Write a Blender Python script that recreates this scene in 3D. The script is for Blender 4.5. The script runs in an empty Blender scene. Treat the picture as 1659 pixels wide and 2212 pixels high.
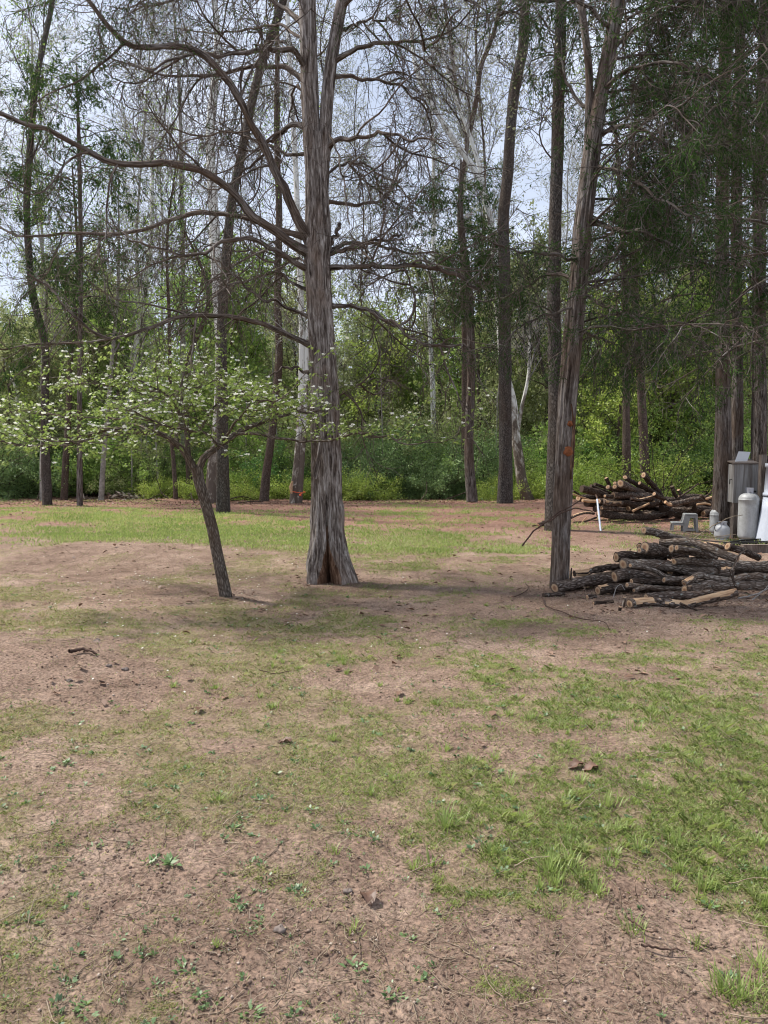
import bpy, math, random
import numpy as np
from mathutils import Vector

# ------------------------------------------------------------------ camera, sky, sun, exposure
S = bpy.context.scene
COL = S.collection
R = math.radians
CAMH, FPX, CX, CY, HORIZON = 1.6, 1662.0, 829.5, 1106.0, 985.0
PITCH = math.atan((CY - HORIZON) / FPX)
cam_data = bpy.data.cameras.new("camera")
cam = bpy.data.objects.new("camera", cam_data); COL.objects.link(cam)
cam.location = (0, 0, CAMH); cam.rotation_euler = (math.pi / 2 - PITCH, 0, 0)
cam_data.sensor_fit = 'VERTICAL'; cam_data.sensor_height = 34.6; cam_data.lens = 34.6 * FPX / 2212.0
cam_data.clip_start = 0.05; cam_data.clip_end = 3000
S.camera = cam

SUNDIR = Vector((-0.52, 0.22, 0.80)).normalized()          # towards the sun
world = bpy.data.worlds.new("World"); S.world = world; world.use_nodes = True
wn, wl = world.node_tree.nodes, world.node_tree.links
wn.clear()
wo = wn.new('ShaderNodeOutputWorld'); bg = wn.new('ShaderNodeBackground')
sky = wn.new('ShaderNodeTexSky'); sky.sky_type = 'NISHITA'; sky.sun_disc = False
sky.sun_elevation = math.asin(SUNDIR.z); sky.sun_rotation = math.atan2(SUNDIR.x, SUNDIR.y)
sky.air_density = 1.0; sky.dust_density = 1.2
tc = wn.new('ShaderNodeTexCoord'); mp = wn.new('ShaderNodeMapping'); mp.inputs['Scale'].default_value = (2.2, 2.2, 5.0)
nz = wn.new('ShaderNodeTexNoise'); nz.inputs['Scale'].default_value = 1.3; nz.inputs['Detail'].default_value = 6; nz.inputs['Roughness'].default_value = .55
cr = wn.new('ShaderNodeValToRGB'); cr.color_ramp.elements[0].position = .34; cr.color_ramp.elements[1].position = .60
mxs = wn.new('ShaderNodeMix'); mxs.data_type = 'RGBA'
mxs.inputs[7].default_value = (7.6, 8.3, 9.9, 1)           # thin bright cloud
cr.color_ramp.elements[0].color = (.55, .55, .55, 1); cr.color_ramp.elements[1].color = (1, 1, 1, 1)
wl.new(tc.outputs['Generated'], mp.inputs['Vector']); wl.new(mp.outputs['Vector'], nz.inputs['Vector'])
wl.new(nz.outputs['Fac'], cr.inputs['Fac']); wl.new(cr.outputs['Color'], mxs.inputs[0])
wl.new(sky.outputs['Color'], mxs.inputs[6]); wl.new(mxs.outputs[2], bg.inputs['Color'])
bg.inputs['Strength'].default_value = 0.085
wl.new(bg.outputs[0], wo.inputs[0])

sun_d = bpy.data.lights.new("sun", 'SUN'); sun_d.energy = 4.6; sun_d.angle = R(5); sun_d.color = (1, .95, .87)
sun = bpy.data.objects.new("sun", sun_d); COL.objects.link(sun)
sun.rotation_euler = (-SUNDIR).to_track_quat('-Z', 'Y').to_euler()
S.view_settings.view_transform = 'Standard'; S.view_settings.look = 'None'
S.view_settings.exposure = 0.52; S.view_settings.gamma = 1
S.render.engine = 'CYCLES'
S.cycles.max_bounces = 6; S.cycles.diffuse_bounces = 4; S.cycles.glossy_bounces = 2; S.cycles.transmission_bounces = 4
S.cycles.caustics_reflective = False; S.cycles.caustics_refractive = False
S.cycles.filter_width = 1.1

# ------------------------------------------------------------------ numeric helpers
def rs(seed): return np.random.default_rng(seed)
def unit(v): return v / np.maximum(np.linalg.norm(v, axis=-1, keepdims=True), 1e-9)
def ss(a, b, x):
    t = np.clip((x - a) / (b - a), 0, 1); return t * t * (3 - 2 * t)
_NR = rs(99).random((256, 256))
def vnoise(x, y, wrap=256):
    """smooth value noise on a fixed random table"""
    x = np.asarray(x, float); y = np.asarray(y, float)
    xi = np.floor(x).astype(int); yi = np.floor(y).astype(int)
    fx = x - xi; fy = y - yi; fx = fx * fx * (3 - 2 * fx); fy = fy * fy * (3 - 2 * fy)
    x0 = xi % wrap; x1 = (xi + 1) % wrap; y0 = yi % 256; y1 = (yi + 1) % 256
    return (_NR[x0, y0] * (1 - fx) + _NR[x1, y0] * fx) * (1 - fy) + (_NR[x0, y1] * (1 - fx) + _NR[x1, y1] * fx) * fy
def fbm(x, y, o=4):
    s = 0; a = .5
    for i in range(o):
        s = s + a * (vnoise(x * 2 ** i + 17 * i, y * 2 ** i + 31 * i) - .5); a *= .5
    return s * 2

MOUNDS = [(-4.6, 12.6, .15, 2.6, 1.7), (-3.0, 5.9, .16, 1.5, .75), (-.6, 8.0, -.10, 1.6, 1.8), (3.6, 14.5, -.16, 3.5, 1.5),
          (-9, 19, .25, 6, 3), (1.5, 4.0, .07, 1.6, .8), (-1.2, 3.2, .06, .8, .5), (1.5, 2.6, -.03, .9, .4), (8, 24, .2, 6, 3)]
def hgt(x, y):
    x = np.asarray(x, float); y = np.asarray(y, float)
    z = np.zeros(np.broadcast(x, y).shape)
    for mx, my, a, sx, sy in MOUNDS:
        z = z + a * np.exp(-((x - mx) / sx) ** 2 - ((y - my) / sy) ** 2)
    z = z + .06 * fbm(x * .5 + 3, y * .5, 3) + .018 * fbm(x * 2.5, y * 2.5 + 7, 3)
    z = z - .9 * ss(31, 48, y) + 5.0 * ss(60, 200, y)
    return z
def ray(px, py):
    a = (px - CX) / FPX; b = (CY - py) / FPX
    c, s = math.cos(PITCH), math.sin(PITCH)
    return np.array([a, c + s * b, -s + c * b])
def W(px, py, Y):
    d = ray(px, py); t = Y / d[1]
    return np.array([0, 0, CAMH]) + d * t
def G(px, py):
    d = ray(px, py); t = 1.6 / max(-d[2], 1e-3)
    for _ in range(30):
        p = d * t
        t = (CAMH - float(hgt(p[0], p[1]))) / max(-d[2], 1e-3)
    p = d * t
    return np.array([p[0], p[1], float(hgt(p[0], p[1]))])
def DIST(py): return FPX * 1.6 / (py - HORIZON)
def ground_at(px, Y):
    x = (px - CX) / FPX * Y; return np.array([x, Y, float(hgt(x, Y))])

# ------------------------------------------------------------------ mesh helpers
def make_mesh(name, V, faces, mats, smooth=True, attrs=None, midx=None):
    if isinstance(faces, np.ndarray): faces = [faces]
    faces = [np.asarray(f, np.int32) for f in faces if len(f)]
    me = bpy.data.meshes.new(name)
    V = np.asarray(V, np.float32)
    me.vertices.add(len(V)); me.vertices.foreach_set('co', V.ravel())
    tot = np.concatenate([np.full(len(f), f.shape[1], np.int32) for f in faces])
    idx = np.concatenate([f.ravel() for f in faces])
    me.loops.add(len(idx)); me.loops.foreach_set('vertex_index', idx)
    me.polygons.add(len(tot))
    st = np.zeros(len(tot), np.int32); st[1:] = np.cumsum(tot)[:-1]
    me.polygons.foreach_set('loop_start', st)
    if smooth: me.polygons.foreach_set('use_smooth', np.ones(len(tot), bool))
    if not isinstance(mats, (list, tuple)): mats = [mats]
    for m in mats: me.materials.append(m)
    if midx is not None: me.polygons.foreach_set('material_index', np.asarray(midx, np.int32))
    me.update(calc_edges=True)
    for k, v in (attrs or {}).items():
        v = np.asarray(v, np.float32)
        if v.ndim == 2:
            a = me.attributes.new(k, 'FLOAT_VECTOR', 'POINT'); a.data.foreach_set('vector', v.ravel())
        else:
            a = me.attributes.new(k, 'FLOAT', 'POINT'); a.data.foreach_set('value', v)
    return me
def link(name, me, parent=None):
    o = bpy.data.objects.new(name, me); COL.objects.link(o)
    if parent is not None:
        o.parent = parent
        o.matrix_parent_inverse.identity()
    return o
def tag(o, label=None, cat=None, group=None, kind=None):
    if label: o['label'] = label
    if cat: o['category'] = cat
    if group: o['group'] = group
    if kind: o['kind'] = kind
    return o
def empty(name, loc, label, cat, group=None):
    o = bpy.data.objects.new(name, None); COL.objects.link(o); o.location = tuple(float(c) for c in loc)
    o.empty_display_size = .2
    return tag(o, label, cat, group)

class Geo:
    """collects pieces (all in world or local space) and links them as one mesh"""
    def __init__(s): s.V = []; s.F = {}; s.bk = []; s.rn = []; s.n = 0; s.mi = {}
    def add(s, V, F, bk=None, rn=None, m=0):
        V = np.asarray(V, float).reshape(-1, 3); F = np.asarray(F, int)
        s.V.append(V); k = F.shape[1]
        s.F.setdefault(k, []).append(F + s.n); s.mi.setdefault(k, []).append(np.full(len(F), m))
        s.bk.append(np.zeros((len(V), 3)) if bk is None else np.asarray(bk).reshape(-1, 3))
        s.rn.append(np.zeros(len(V)) if rn is None else np.asarray(rn).reshape(-1))
        s.n += len(V)
    def build(s, name, mats, parent=None, origin=(0, 0, 0), smooth=True):
        if not s.n: return None
        ks = sorted(s.F)
        V = np.concatenate(s.V) - np.asarray(origin, float)
        me = make_mesh(name, V, [np.concatenate(s.F[k]) for k in ks], mats, smooth,
                       {'bk': np.concatenate(s.bk), 'rnd': np.concatenate(s.rn)},
                       np.concatenate([np.concatenate(s.mi[k]) for k in ks]))
        return link(name, me, parent)
    # primitives
    def box(s, c, size, rz=0, m=0, M=None, rn=0):
        hx, hy, hz = [q / 2 for q in size]
        v = np.array([(x, y, z) for z in (-hz, hz) for x, y in ((-hx, -hy), (hx, -hy), (hx, hy), (-hx, hy))])
        if M is not None: v = v @ np.asarray(M).T
        ca, sa = math.cos(rz), math.sin(rz)
        v = v @ np.array([[ca, sa, 0], [-sa, ca, 0], [0, 0, 1]])
        bk = v.copy()
        f = np.array([(0, 3, 2, 1), (4, 5, 6, 7), (0, 1, 5, 4), (1, 2, 6, 5), (2, 3, 7, 6), (3, 0, 4, 7)])
        # separate verts per face: crisp edges when smooth
        V = v[f].reshape(-1, 3); B = bk[f].reshape(-1, 3)
        s.add(V + np.asarray(c, float), np.arange(24).reshape(6, 4), B, np.full(24, rn), m)
    def lathe(s, prof, c, n=40, m=0):
        prof = np.asarray(prof, float); a = np.linspace(0, 2 * math.pi, n, endpoint=False)
        V = np.stack([prof[:, None, 0] * np.cos(a), prof[:, None, 0] * np.sin(a), np.repeat(prof[:, 1:2], n, 1)], -1)
        K = len(prof); i = np.arange(K - 1)[:, None] * n; j = np.arange(n)[None]
        F = np.stack([i + j, i + (j + 1) % n, i + n + (j + 1) % n, i + n + j], -1).reshape(-1, 4)
        s.add(V.reshape(-1, 3) + np.asarray(c, float), F, V.reshape(-1, 3), None, m)
    def tubes(s, P, r, sides=5, m=0, wob=0.0, seed=1, rn=None):
        """P (N,K,3), r (N,K)"""
        P = np.asarray(P, float)
        if P.ndim == 2: P = P[None]
        N, K = P.shape[:2]
        if N == 0: return
        r = np.broadcast_to(np.asarray(r, float), (N, K))
        g = rs(seed)
        T = unit(np.gradient(P, axis=1)); mt = unit(T.mean(1) + 1e-6)
        ref = g.normal(size=(N, 3)); ref = unit(ref - (ref * mt).sum(-1, keepdims=True) * mt)[:, None]
        B = unit(np.cross(T, ref)); Nn = np.cross(B, T)
        a = np.linspace(0, 2 * math.pi, sides, endpoint=False)
        rr = r[:, :, None] * np.ones(sides)
        if wob:
            rr = rr * (1 + wob * (g.random((N, K, sides)) - .5) * 2)
        V = P[:, :, None] + rr[..., None] * (np.cos(a)[:, None] * Nn[:, :, None] + np.sin(a)[:, None] * B[:, :, None])
        ln = np.concatenate([np.zeros((N, 1)), np.cumsum(np.linalg.norm(np.diff(P, axis=1), axis=-1), 1)], 1)
        off = g.random((N, 1)) * 20
        bk = np.stack([r[..., None] * np.cos(a), r[..., None] * np.sin(a), (ln + off)[..., None] * np.ones(sides)], -1)
        base = (np.arange(N) * K * sides)[:, None, None]; i = (np.arange(K - 1) * sides)[None, :, None]; j = np.arange(sides)[None, None]
        F = np.stack([base + i + j, base + i + (j + 1) % sides, base + i + sides + (j + 1) % sides, base + i + sides + j], -1).reshape(-1, 4)
        q = np.zeros(N) if rn is None else rn
        s.add(V.reshape(-1, 3), F, bk.reshape(-1, 3), np.repeat(q, K * sides), m)
    def leaves(s, C, D, L, Wd, seed=3, flat=0.0, rn=None, m=0, fold=.0):
        """pointed quads: C base (N,3), D direction, L length, Wd width"""
        C = np.asarray(C, float); N = len(C)
        if N == 0: return
        g = rs(seed); D = unit(D)
        up = g.normal(size=(N, 3)) * (1 - flat) + np.array([0, 0, 1.]) * flat
        sd = unit(np.cross(D, up)); nn = np.cross(sd, D)
        L = np.broadcast_to(L, (N,))[:, None]; Wd = np.broadcast_to(Wd, (N,))[:, None]
        mid = C + D * L * .45 + nn * L * fold
        V = np.stack([C, mid + sd * Wd / 2, C + D * L, mid - sd * Wd / 2], 1)
        q = g.random(N) if rn is None else rn
        s.add(V.reshape(-1, 3), np.arange(4 * N).reshape(N, 4), None, np.repeat(q, 4), m)

def resample(P, K):
    P = np.asarray(P, float)
    d = np.concatenate([[0], np.cumsum(np.linalg.norm(np.diff(P, axis=0), axis=1))])
    # catmull-rom like smoothing through cubic Hermite
    t = np.linspace(0, d[-1], K); m = np.gradient(P, d, axis=0) if len(P) > 2 else np.repeat((P[1:] - P[:1]) / d[-1], 2, 0)
    i = np.clip(np.searchsorted(d, t, side='right') - 1, 0, len(P) - 2); h = (d[i + 1] - d[i])
    u = ((t - d[i]) / h)[:, None]; h = h[:, None]
    return ((2 * u ** 3 - 3 * u ** 2 + 1) * P[i] + (u ** 3 - 2 * u ** 2 + u) * h * m[i] + (-2 * u ** 3 + 3 * u ** 2) * P[i + 1] + (u ** 3 - u ** 2) * h * m[i + 1])
def wander(p0, d0, L, K, grav=(0, 0), jit=.25, seed=1):
    g = rs(seed); N = len(p0); P = np.zeros((N, K, 3)); P[:, 0] = p0; d = unit(d0)
    L = np.broadcast_to(L, (N,))[:, None]; cur = g.normal(size=(N, 3)) * jit
    for k in range(1, K):
        t = k / (K - 1); cur = cur * .5 + g.normal(size=(N, 3)) * jit * .7
        d = unit(d + cur + np.array([0, 0, 1.]) * (grav[0] * (1 - t) + grav[1] * t))
        P[:, k] = P[:, k - 1] + d * L / (K - 1)
    return P
def spawn(P, n, s0=.15, s1=1.0, seed=1, power=1.0):
    g = rs(seed); N, K = P.shape[:2]
    s = s0 + (s1 - s0) * ((np.arange(n)[None] + g.random((N, n))) / n) ** power
    f = s * (K - 1) * .9999; i = f.astype(int); u = (f - i)[..., None]; r = np.arange(N)[:, None]
    p = P[r, i] * (1 - u) + P[r, i + 1] * u; t = unit(P[r, i + 1] - P[r, i])
    return p.reshape(-1, 3), t.reshape(-1, 3), s.reshape(-1), np.repeat(np.arange(N), n)
def fork(t, spread, seed, up=0.0):
    g = rs(seed); q = g.normal(size=t.shape); q = unit(q - (q * t).sum(-1, keepdims=True) * t)
    return unit(t * math.cos(spread) + q * math.sin(spread) + np.array([0, 0, up]))
def taper(N, K, r0, r1, p=1.0):
    t = np.linspace(0, 1, K)[None] ** p
    r0 = np.broadcast_to(r0, (N,))[:, None]; r1 = np.broadcast_to(r1, (N,))[:, None]
    return r0 * (1 - t) + r1 * t

# ------------------------------------------------------------------ materials
class NT:
    def __init__(s, name):
        s.m = bpy.data.materials.new(name); s.m.use_nodes = True; s.t = s.m.node_tree; s.t.nodes.clear()
        s.out = s.t.nodes.new('ShaderNodeOutputMaterial')
    def n(s, typ, ins=None, **kw):
        o = s.t.nodes.new(typ)
        for k, v in kw.items(): setattr(o, k, v)
        for k, v in (ins or {}).items():
            if isinstance(v, bpy.types.NodeSocket): s.t.links.new(v, o.inputs[k])
            else: o.inputs[k].default_value = v
        return o
    def attr(s, name): return s.n('ShaderNodeAttribute', attribute_name=name)
    def noise(s, vec, scale, detail=4, rough=.6, dist=0):
        return s.n('ShaderNodeTexNoise', {'Vector': vec, 'Scale': scale, 'Detail': detail, 'Roughness': rough, 'Distortion': dist}).outputs['Fac']
    def scale(s, vec, xyz): return s.n('ShaderNodeMapping', {'Vector': vec, 'Scale': xyz}).outputs[0]
    def ramp(s, fac, stops):
        o = s.n('ShaderNodeValToRGB', {'Fac': fac}); e = o.color_ramp.elements
        while len(e) < len(stops): e.new(.5)
        for q, (p, c) in zip(e, stops): q.position = p; q.color = (*c, 1) if len(c) == 3 else c
        return o.outputs[0]
    def mix(s, f, a, b, blend='MIX'):
        return s.n('ShaderNodeMix', {0: f, 6: a, 7: b}, data_type='RGBA', blend_type=blend).outputs[2]
    def math(s, op, a, b=0, clamp=False): return s.n('ShaderNodeMath', {0: a, 1: b}, operation=op, use_clamp=clamp).outputs[0]
    def maprange(s, v, a, b, c=0, d=1): return s.n('ShaderNodeMapRange', {0: v, 1: a, 2: b, 3: c, 4: d}).outputs[0]
    def bump(s, h, strength=.5, dist=.01): return s.n('ShaderNodeBump', {'Height': h, 'Strength': strength, 'Distance': dist}).outputs[0]
    def prin(s, col, rough=.85, spec=.25, normal=None, **kw):
        ins = {'Base Color': col, 'Roughness': rough, 'Specular IOR Level': spec}
        if normal is not None: ins['Normal'] = normal
        ins.update(kw)
        b = s.n('ShaderNodeBsdfPrincipled', ins); s.t.links.new(b.outputs[0], s.out.inputs[0]); return s.m
    def leaf(s, col, trans=.4, gloss=.0):
        d = s.n('ShaderNodeBsdfDiffuse', {'Color': col}).outputs[0]; t = s.n('ShaderNodeBsdfTranslucent', {'Color': col}).outputs[0]
        x = s.n('ShaderNodeMixShader', {0: trans, 1: d, 2: t}).outputs[0]
        if gloss:
            g = s.n('ShaderNodeBsdfGlossy', {'Color': (1, 1, 1, 1), 'Roughness': .5}).outputs[0]
            x = s.n('ShaderNodeMixShader', {0: gloss, 1: x, 2: g}).outputs[0]
        s.t.links.new(x, s.out.inputs[0]); return s.m

def mat_cedar_bark(name, dark=1.0, red=0.0):
    k = NT(name); b = k.attr('bk').outputs['Vector']
    f1 = k.noise(k.scale(b, (75, 75, 6.5)), 1, 6, .72, .9)
    f2 = k.noise(k.scale(b, (24, 24, 2.2)), 1, 4, .65, 1.0)
    f3 = k.noise(k.scale(b, (3, 3, 1.3)), 1, 3, .6)
    h = k.math('ADD', k.math('MULTIPLY', f1, .6), k.math('MULTIPLY', f2, .6))
    c = [tuple(x * dark for x in q) for q in ((.030, .022, .018), (.12, .096, .082), (.27, .235, .21), (.52, .48, .45))]
    col = k.ramp(h, [(.47, c[0]), (.56, c[1]), (.64, c[2]), (.76, c[3])])
    brown = k.ramp(h, [(.42, (.05 * dark, .030 * dark, .022 * dark)), (.75, (.27 * dark, .19 * dark, .14 * dark))])
    col = k.mix(k.maprange(f3, .50 - red, .68 - red, 0, .75), col, brown)
    return k.prin(col, .9, .15, k.bump(h, .9, .03))
def mat_rough_bark(name, c0, c1, c2, lichen=.0):
    k = NT(name); b = k.attr('bk').outputs['Vector']
    v = k.n('ShaderNodeTexVoronoi', {'Vector': k.scale(b, (45, 45, 12)), 'Scale': 1}, feature='DISTANCE_TO_EDGE').outputs['Distance']
    f = k.noise(k.scale(b, (30, 30, 6)), 1, 6, .7, .5)
    f3 = k.noise(k.scale(b, (2.5, 2.5, 1.2)), 1, 3, .6)
    h = k.math('ADD', k.math('MULTIPLY', k.math('MINIMUM', v, .35), .9), k.math('MULTIPLY', f, .6))
    col = k.ramp(h, [(.28, c0), (.48, c1), (.72, c2)])
    col = k.mix(k.maprange(f3, .4, .7), col, k.mix(.55, col, (c1[0] * .7, c1[1] * .55, c1[2] * .45, 1)))
    if lichen:
        l = k.noise(k.scale(b, (22, 22, 14)), 1, 4, .7)
        col = k.mix(k.maprange(l, .66 - lichen, .74 - lichen), col, (.34, .36, .33, 1))
    return k.prin(col, .92, .12, k.bump(h, .9, .025))
def mat_sycamore(name):
    k = NT(name); b = k.attr('bk').outputs['Vector']; pos = k.n('ShaderNodeNewGeometry').outputs['Position']
    z = k.n('ShaderNodeSeparateXYZ', {0: pos}).outputs[2]
    f = k.noise(k.scale(b, (6, 6, 2.6)), 1, 4, .62, .5); f2 = k.noise(k.scale(b, (14, 14, 7)), 1, 3, .6)
    w = k.math('ADD', f, k.maprange(z, .3, 4.5, -.16, .16))
    col = k.ramp(w, [(.44, (.12, .095, .075)), (.49, (.27, .235, .19)), (.56, (.42, .41, .37)), (.62, (.66, .66, .62))])
    col = k.mix(k.maprange(f2, .6, .7, 0, .5), col, (.3, .3, .24, 1))
    return k.prin(col, .75, .2, k.bump(f, .4, .02))
def mat_leaf(name, stops, trans=.4, gloss=.03):
    k = NT(name); r = k.attr('rnd').outputs['Fac']; o = k.n('ShaderNodeObjectInfo').outputs['Random']
    v = k.math('ADD', k.math('MULTIPLY', r, .8), k.math('MULTIPLY', o, .2))
    return k.leaf(k.ramp(v, stops), trans, gloss)
def mat_plain(name, col, rough=.6, spec=.4, var=.15, sc=8, bump=.0):
    k = NT(name); p = k.n('ShaderNodeTexCoord').outputs['Object']
    f = k.noise(p, sc, 5, .65)
    c2 = tuple(x * (1 - var * 2) for x in col)
    c = k.ramp(f, [(.35, c2), (.65, col)])
    return k.prin(c, rough, spec, k.bump(f, bump, .01) if bump else None)

M = {}
M['cedar'] = mat_cedar_bark('cedar_bark', 1.1)
M['cedar_lean_shaded'] = mat_cedar_bark('leaning_cedar_bark_shaded', .78, .07)  # cedar bark, browner, with the crown's shade darkened into its colour
M['cedar_limb'] = mat_cedar_bark('cedar_limb_bark', .72, .10)
M['cedar_far'] = mat_cedar_bark('far_cedar_bark', .62, .06)
M['twig'] = mat_plain('twig_bark', (.075, .052, .045), .9, .1, .2, 20)
M['oak'] = mat_rough_bark('dark_furrowed_bark', (.03, .026, .023), (.10, .088, .078), (.21, .19, .175))
M['dogwood'] = mat_rough_bark('dogwood_bark', (.05, .040, .032), (.17, .14, .115), (.33, .29, .25), .02)
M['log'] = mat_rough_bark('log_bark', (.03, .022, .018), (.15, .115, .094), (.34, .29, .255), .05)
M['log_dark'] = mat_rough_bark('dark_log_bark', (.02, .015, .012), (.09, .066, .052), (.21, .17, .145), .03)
M['limb_log'] = mat_rough_bark('grey_limb_bark', (.05, .038, .03), (.21, .17, .14), (.40, .355, .31), .06)
M['brown_bark'] = mat_rough_bark('brown_trunk_bark', (.045, .033, .027), (.13, .10, .082), (.25, .205, .175), .0)
M['sycamore'] = mat_sycamore('sycamore_bark')
M['pale_bark'] = mat_plain('pale_bark', (.36, .34, .30), .85, .15, .25, 9, .3)
M['grey_twig'] = mat_plain('grey_twig_bark', (.33, .31, .295), .9, .1, .2, 10)
M['cedar_leaf'] = mat_leaf('cedar_foliage', [(0, (.018, .040, .015)), (.5, (.045, .085, .027)), (.85, (.095, .155, .042)), (1, (.14, .13, .06))], .35, 0)
M['bud'] = mat_leaf('spring_buds', [(0, (.16, .16, .10)), (.5, (.28, .29, .16)), (1, (.38, .41, .20))], .45)
M['spring'] = mat_leaf('spring_leaves', [(0, (.13, .22, .045)), (.5, (.26, .40, .08)), (1, (.42, .55, .14))], .5)
M['yellow'] = mat_leaf('yellow_green_leaves', [(0, (.20, .29, .05)), (.5, (.34, .45, .08)), (1, (.52, .58, .15))], .5)
M['green'] = mat_leaf('green_leaves', [(0, (.06, .14, .035)), (.5, (.13, .27, .06)), (1, (.24, .41, .10))], .42)
M['bluegreen'] = mat_leaf('blue_green_leaves', [(0, (.06, .12, .04)), (.5, (.16, .26, .085)), (1, (.31, .42, .15))], .35)
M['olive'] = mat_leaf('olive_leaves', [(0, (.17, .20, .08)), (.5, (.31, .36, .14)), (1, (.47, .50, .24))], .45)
M['dog_leaf'] = mat_leaf('dogwood_leaves', [(0, (.14, .21, .045)), (.5, (.25, .34, .08)), (1, (.40, .48, .15))], .5)
M['petal'] = mat_leaf('white_bracts', [(0, (.72, .74, .62)), (1, (.88, .88, .84))], .4)
M['grass'] = mat_leaf('grass_blades', [(0, (.13, .19, .05)), (.4, (.23, .31, .075)), (.65, (.34, .42, .12)), (.82, (.44, .44, .20)), (1, (.52, .45, .30))], .45)
M['grass_dull'] = mat_leaf('dull_grass', [(0, (.15, .16, .06)), (.35, (.25, .25, .09)), (.6, (.38, .34, .16)), (1, (.54, .45, .31))], .4)
M['weed'] = mat_leaf('weed_leaves', [(0, (.05, .10, .03)), (.5, (.10, .18, .055)), (1, (.17, .27, .09))], .3, .05)
M['straw'] = mat_leaf('dry_stems', [(0, (.14, .10, .07)), (.5, (.27, .20, .14)), (1, (.42, .34, .25))], .1)
M['litter'] = mat_leaf('brown_leaf_litter', [(0, (.09, .05, .035)), (.5, (.19, .115, .08)), (1, (.33, .22, .16))], .1)
M['wood'] = None
def mat_cut(name='cut_wood'):
    k = NT(name); b = k.attr('bk').outputs['Vector']
    l = k.n('ShaderNodeVectorMath', {0: k.scale(b, (1, 1, 0))}, operation='LENGTH').outputs['Value']       # 0 centre .. 1 rim
    n = k.noise(k.scale(b, (3, 3, 3)), 1, 4, .6)
    d = k.math('ADD', l, k.math('MULTIPLY', k.math('SUBTRACT', n, .5), .25))
    col = k.ramp(d, [(.0, (.24, .13, .08)), (.34, (.30, .17, .10)), (.46, (.44, .29, .18)), (.90, (.50, .36, .235)), (.97, (.16, .10, .07))])
    ring = k.n('ShaderNodeTexWave', {'Vector': b, 'Scale': 2.6, 'Distortion': 1.5}, wave_type='RINGS', rings_direction='Z').outputs['Fac']
    col = k.mix(k.math('MULTIPLY', ring, .22), col, (.25, .14, .08, 1))
    return k.prin(col, .8, .2)
M['cut'] = mat_cut()
def mat_wood(name, c0, c1, c2):
    k = NT(name); b = k.attr('bk').outputs['Vector']
    f = k.noise(k.scale(b, (60, 60, 5)), 1, 5, .65, .4); g = k.noise(k.scale(b, (8, 8, 3)), 1, 3, .6)
    h = k.math('ADD', k.math('MULTIPLY', f, .6), k.math('MULTIPLY', g, .4))
    return k.prin(k.ramp(h, [(.36, c0), (.5, c1), (.64, c2)]), .8, .2, k.bump(f, .5, .01))
M['bare_wood'] = mat_wood('bare_wood', (.26, .14, .08), (.52, .34, .20), (.66, .48, .31))
M['grey_wood'] = mat_wood('weathered_wood', (.07, .055, .045), (.16, .13, .11), (.27, .23, .20))
M['rotten_shaded'] = mat_wood('rotten_wood_shaded', (.018, .010, .006), (.10, .052, .03), (.30, .20, .14))  # decayed brown wood, dark stop deepened to paint shade into the trunk hollow

# ------------------------------------------------------------------ ground
GY = [1080, 1110, 1140, 1170, 1200, 1250, 1300, 1350, 1400, 1450, 1500, 1560, 1640, 1720, 1800, 1900, 2000, 2100, 2212]
GXC = [0, 150, 300, 450, 600, 750, 900, 1050, 1200, 1350, 1500, 1659]
GT = """
1 1 1 0 0 0 1 0 0 1 1 1
2 2 2 2 1 1 4 2 0 0 1 1
5 6 7 7 5 3 3 1 1 2 2 3
3 6 7 8 9 9 9 6 1 1 3 2
1 1 1 3 4 5 6 3 1 1 1 1
2 1 1 2 1 1 2 1 1 0 0 0
6 5 2 3 4 3 2 1 0 0 0 0
8 7 4 5 6 4 3 2 1 1 1 1
3 3 3 6 7 5 3 2 1 1 2 2
0 0 1 3 5 5 4 4 5 4 4 4
1 1 1 2 4 3 3 4 5 7 7 5
4 3 3 2 3 3 4 3 6 6 7 8
5 4 4 4 3 4 4 3 3 5 8 9
4 4 4 3 2 4 4 5 5 4 8 9
4 3 3 3 2 1 3 6 5 6 7 8
3 2 1 1 1 1 2 5 7 7 6 7
3 2 1 1 1 1 1 1 4 5 6 6
2 1 2 2 1 1 1 0 0 0 1 3
2 2 1 2 1 1 1 1 0 0 0 5"""
GT = np.array([[float(q) for q in l.split()] for l in GT.strip().splitlines()]) / 9
def to_px(x, y, z):
    """where the lawn map's patches were measured"""
    dz = z - CAMH; c, s = math.cos(PITCH), math.sin(PITCH)
    f = y * c - dz * s; u = y * s + dz * c
    f = np.maximum(f, .3)
    return CX + FPX * x / f, CY - FPX * u / f
def cover(x, y):
    x = np.asarray(x, float); y = np.asarray(y, float)
    px, py = to_px(x, y, 0 * x); py = np.where(y < .5, 3000, py)
    px = px + 60 * fbm(x * 1.3, y * 1.3 + 50, 3) * 2.0; py = py + (py - 985) * .10 * fbm(x * 1.1 + 90, y * 1.1, 3) * 2
    i = np.clip(np.interp(py, GY, np.arange(len(GY))), 0, len(GY) - 1.001); j = np.clip(np.interp(px, GXC, np.arange(12)), 0, 10.999)
    a = i.astype(int); b = j.astype(int); u = i - a; v = j - b
    c = GT[a, b] * (1 - u) * (1 - v) + GT[a + 1, b] * u * (1 - v) + GT[a, b + 1] * (1 - u) * v + GT[a + 1, b + 1] * u * v
    return np.clip(c, 0, 1)
def patch(x, y):
    c = cover(x, y)
    n = fbm(x * 2.2 + 5, y * 2.2, 4) * .9 + .5 + .25 * fbm(x * 9, y * 9 + 3, 2)
    return np.clip((c - .04) * 1.25 + (n - .5) * 1.1, 0, 1) * ss(.0, .12, c)

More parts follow.
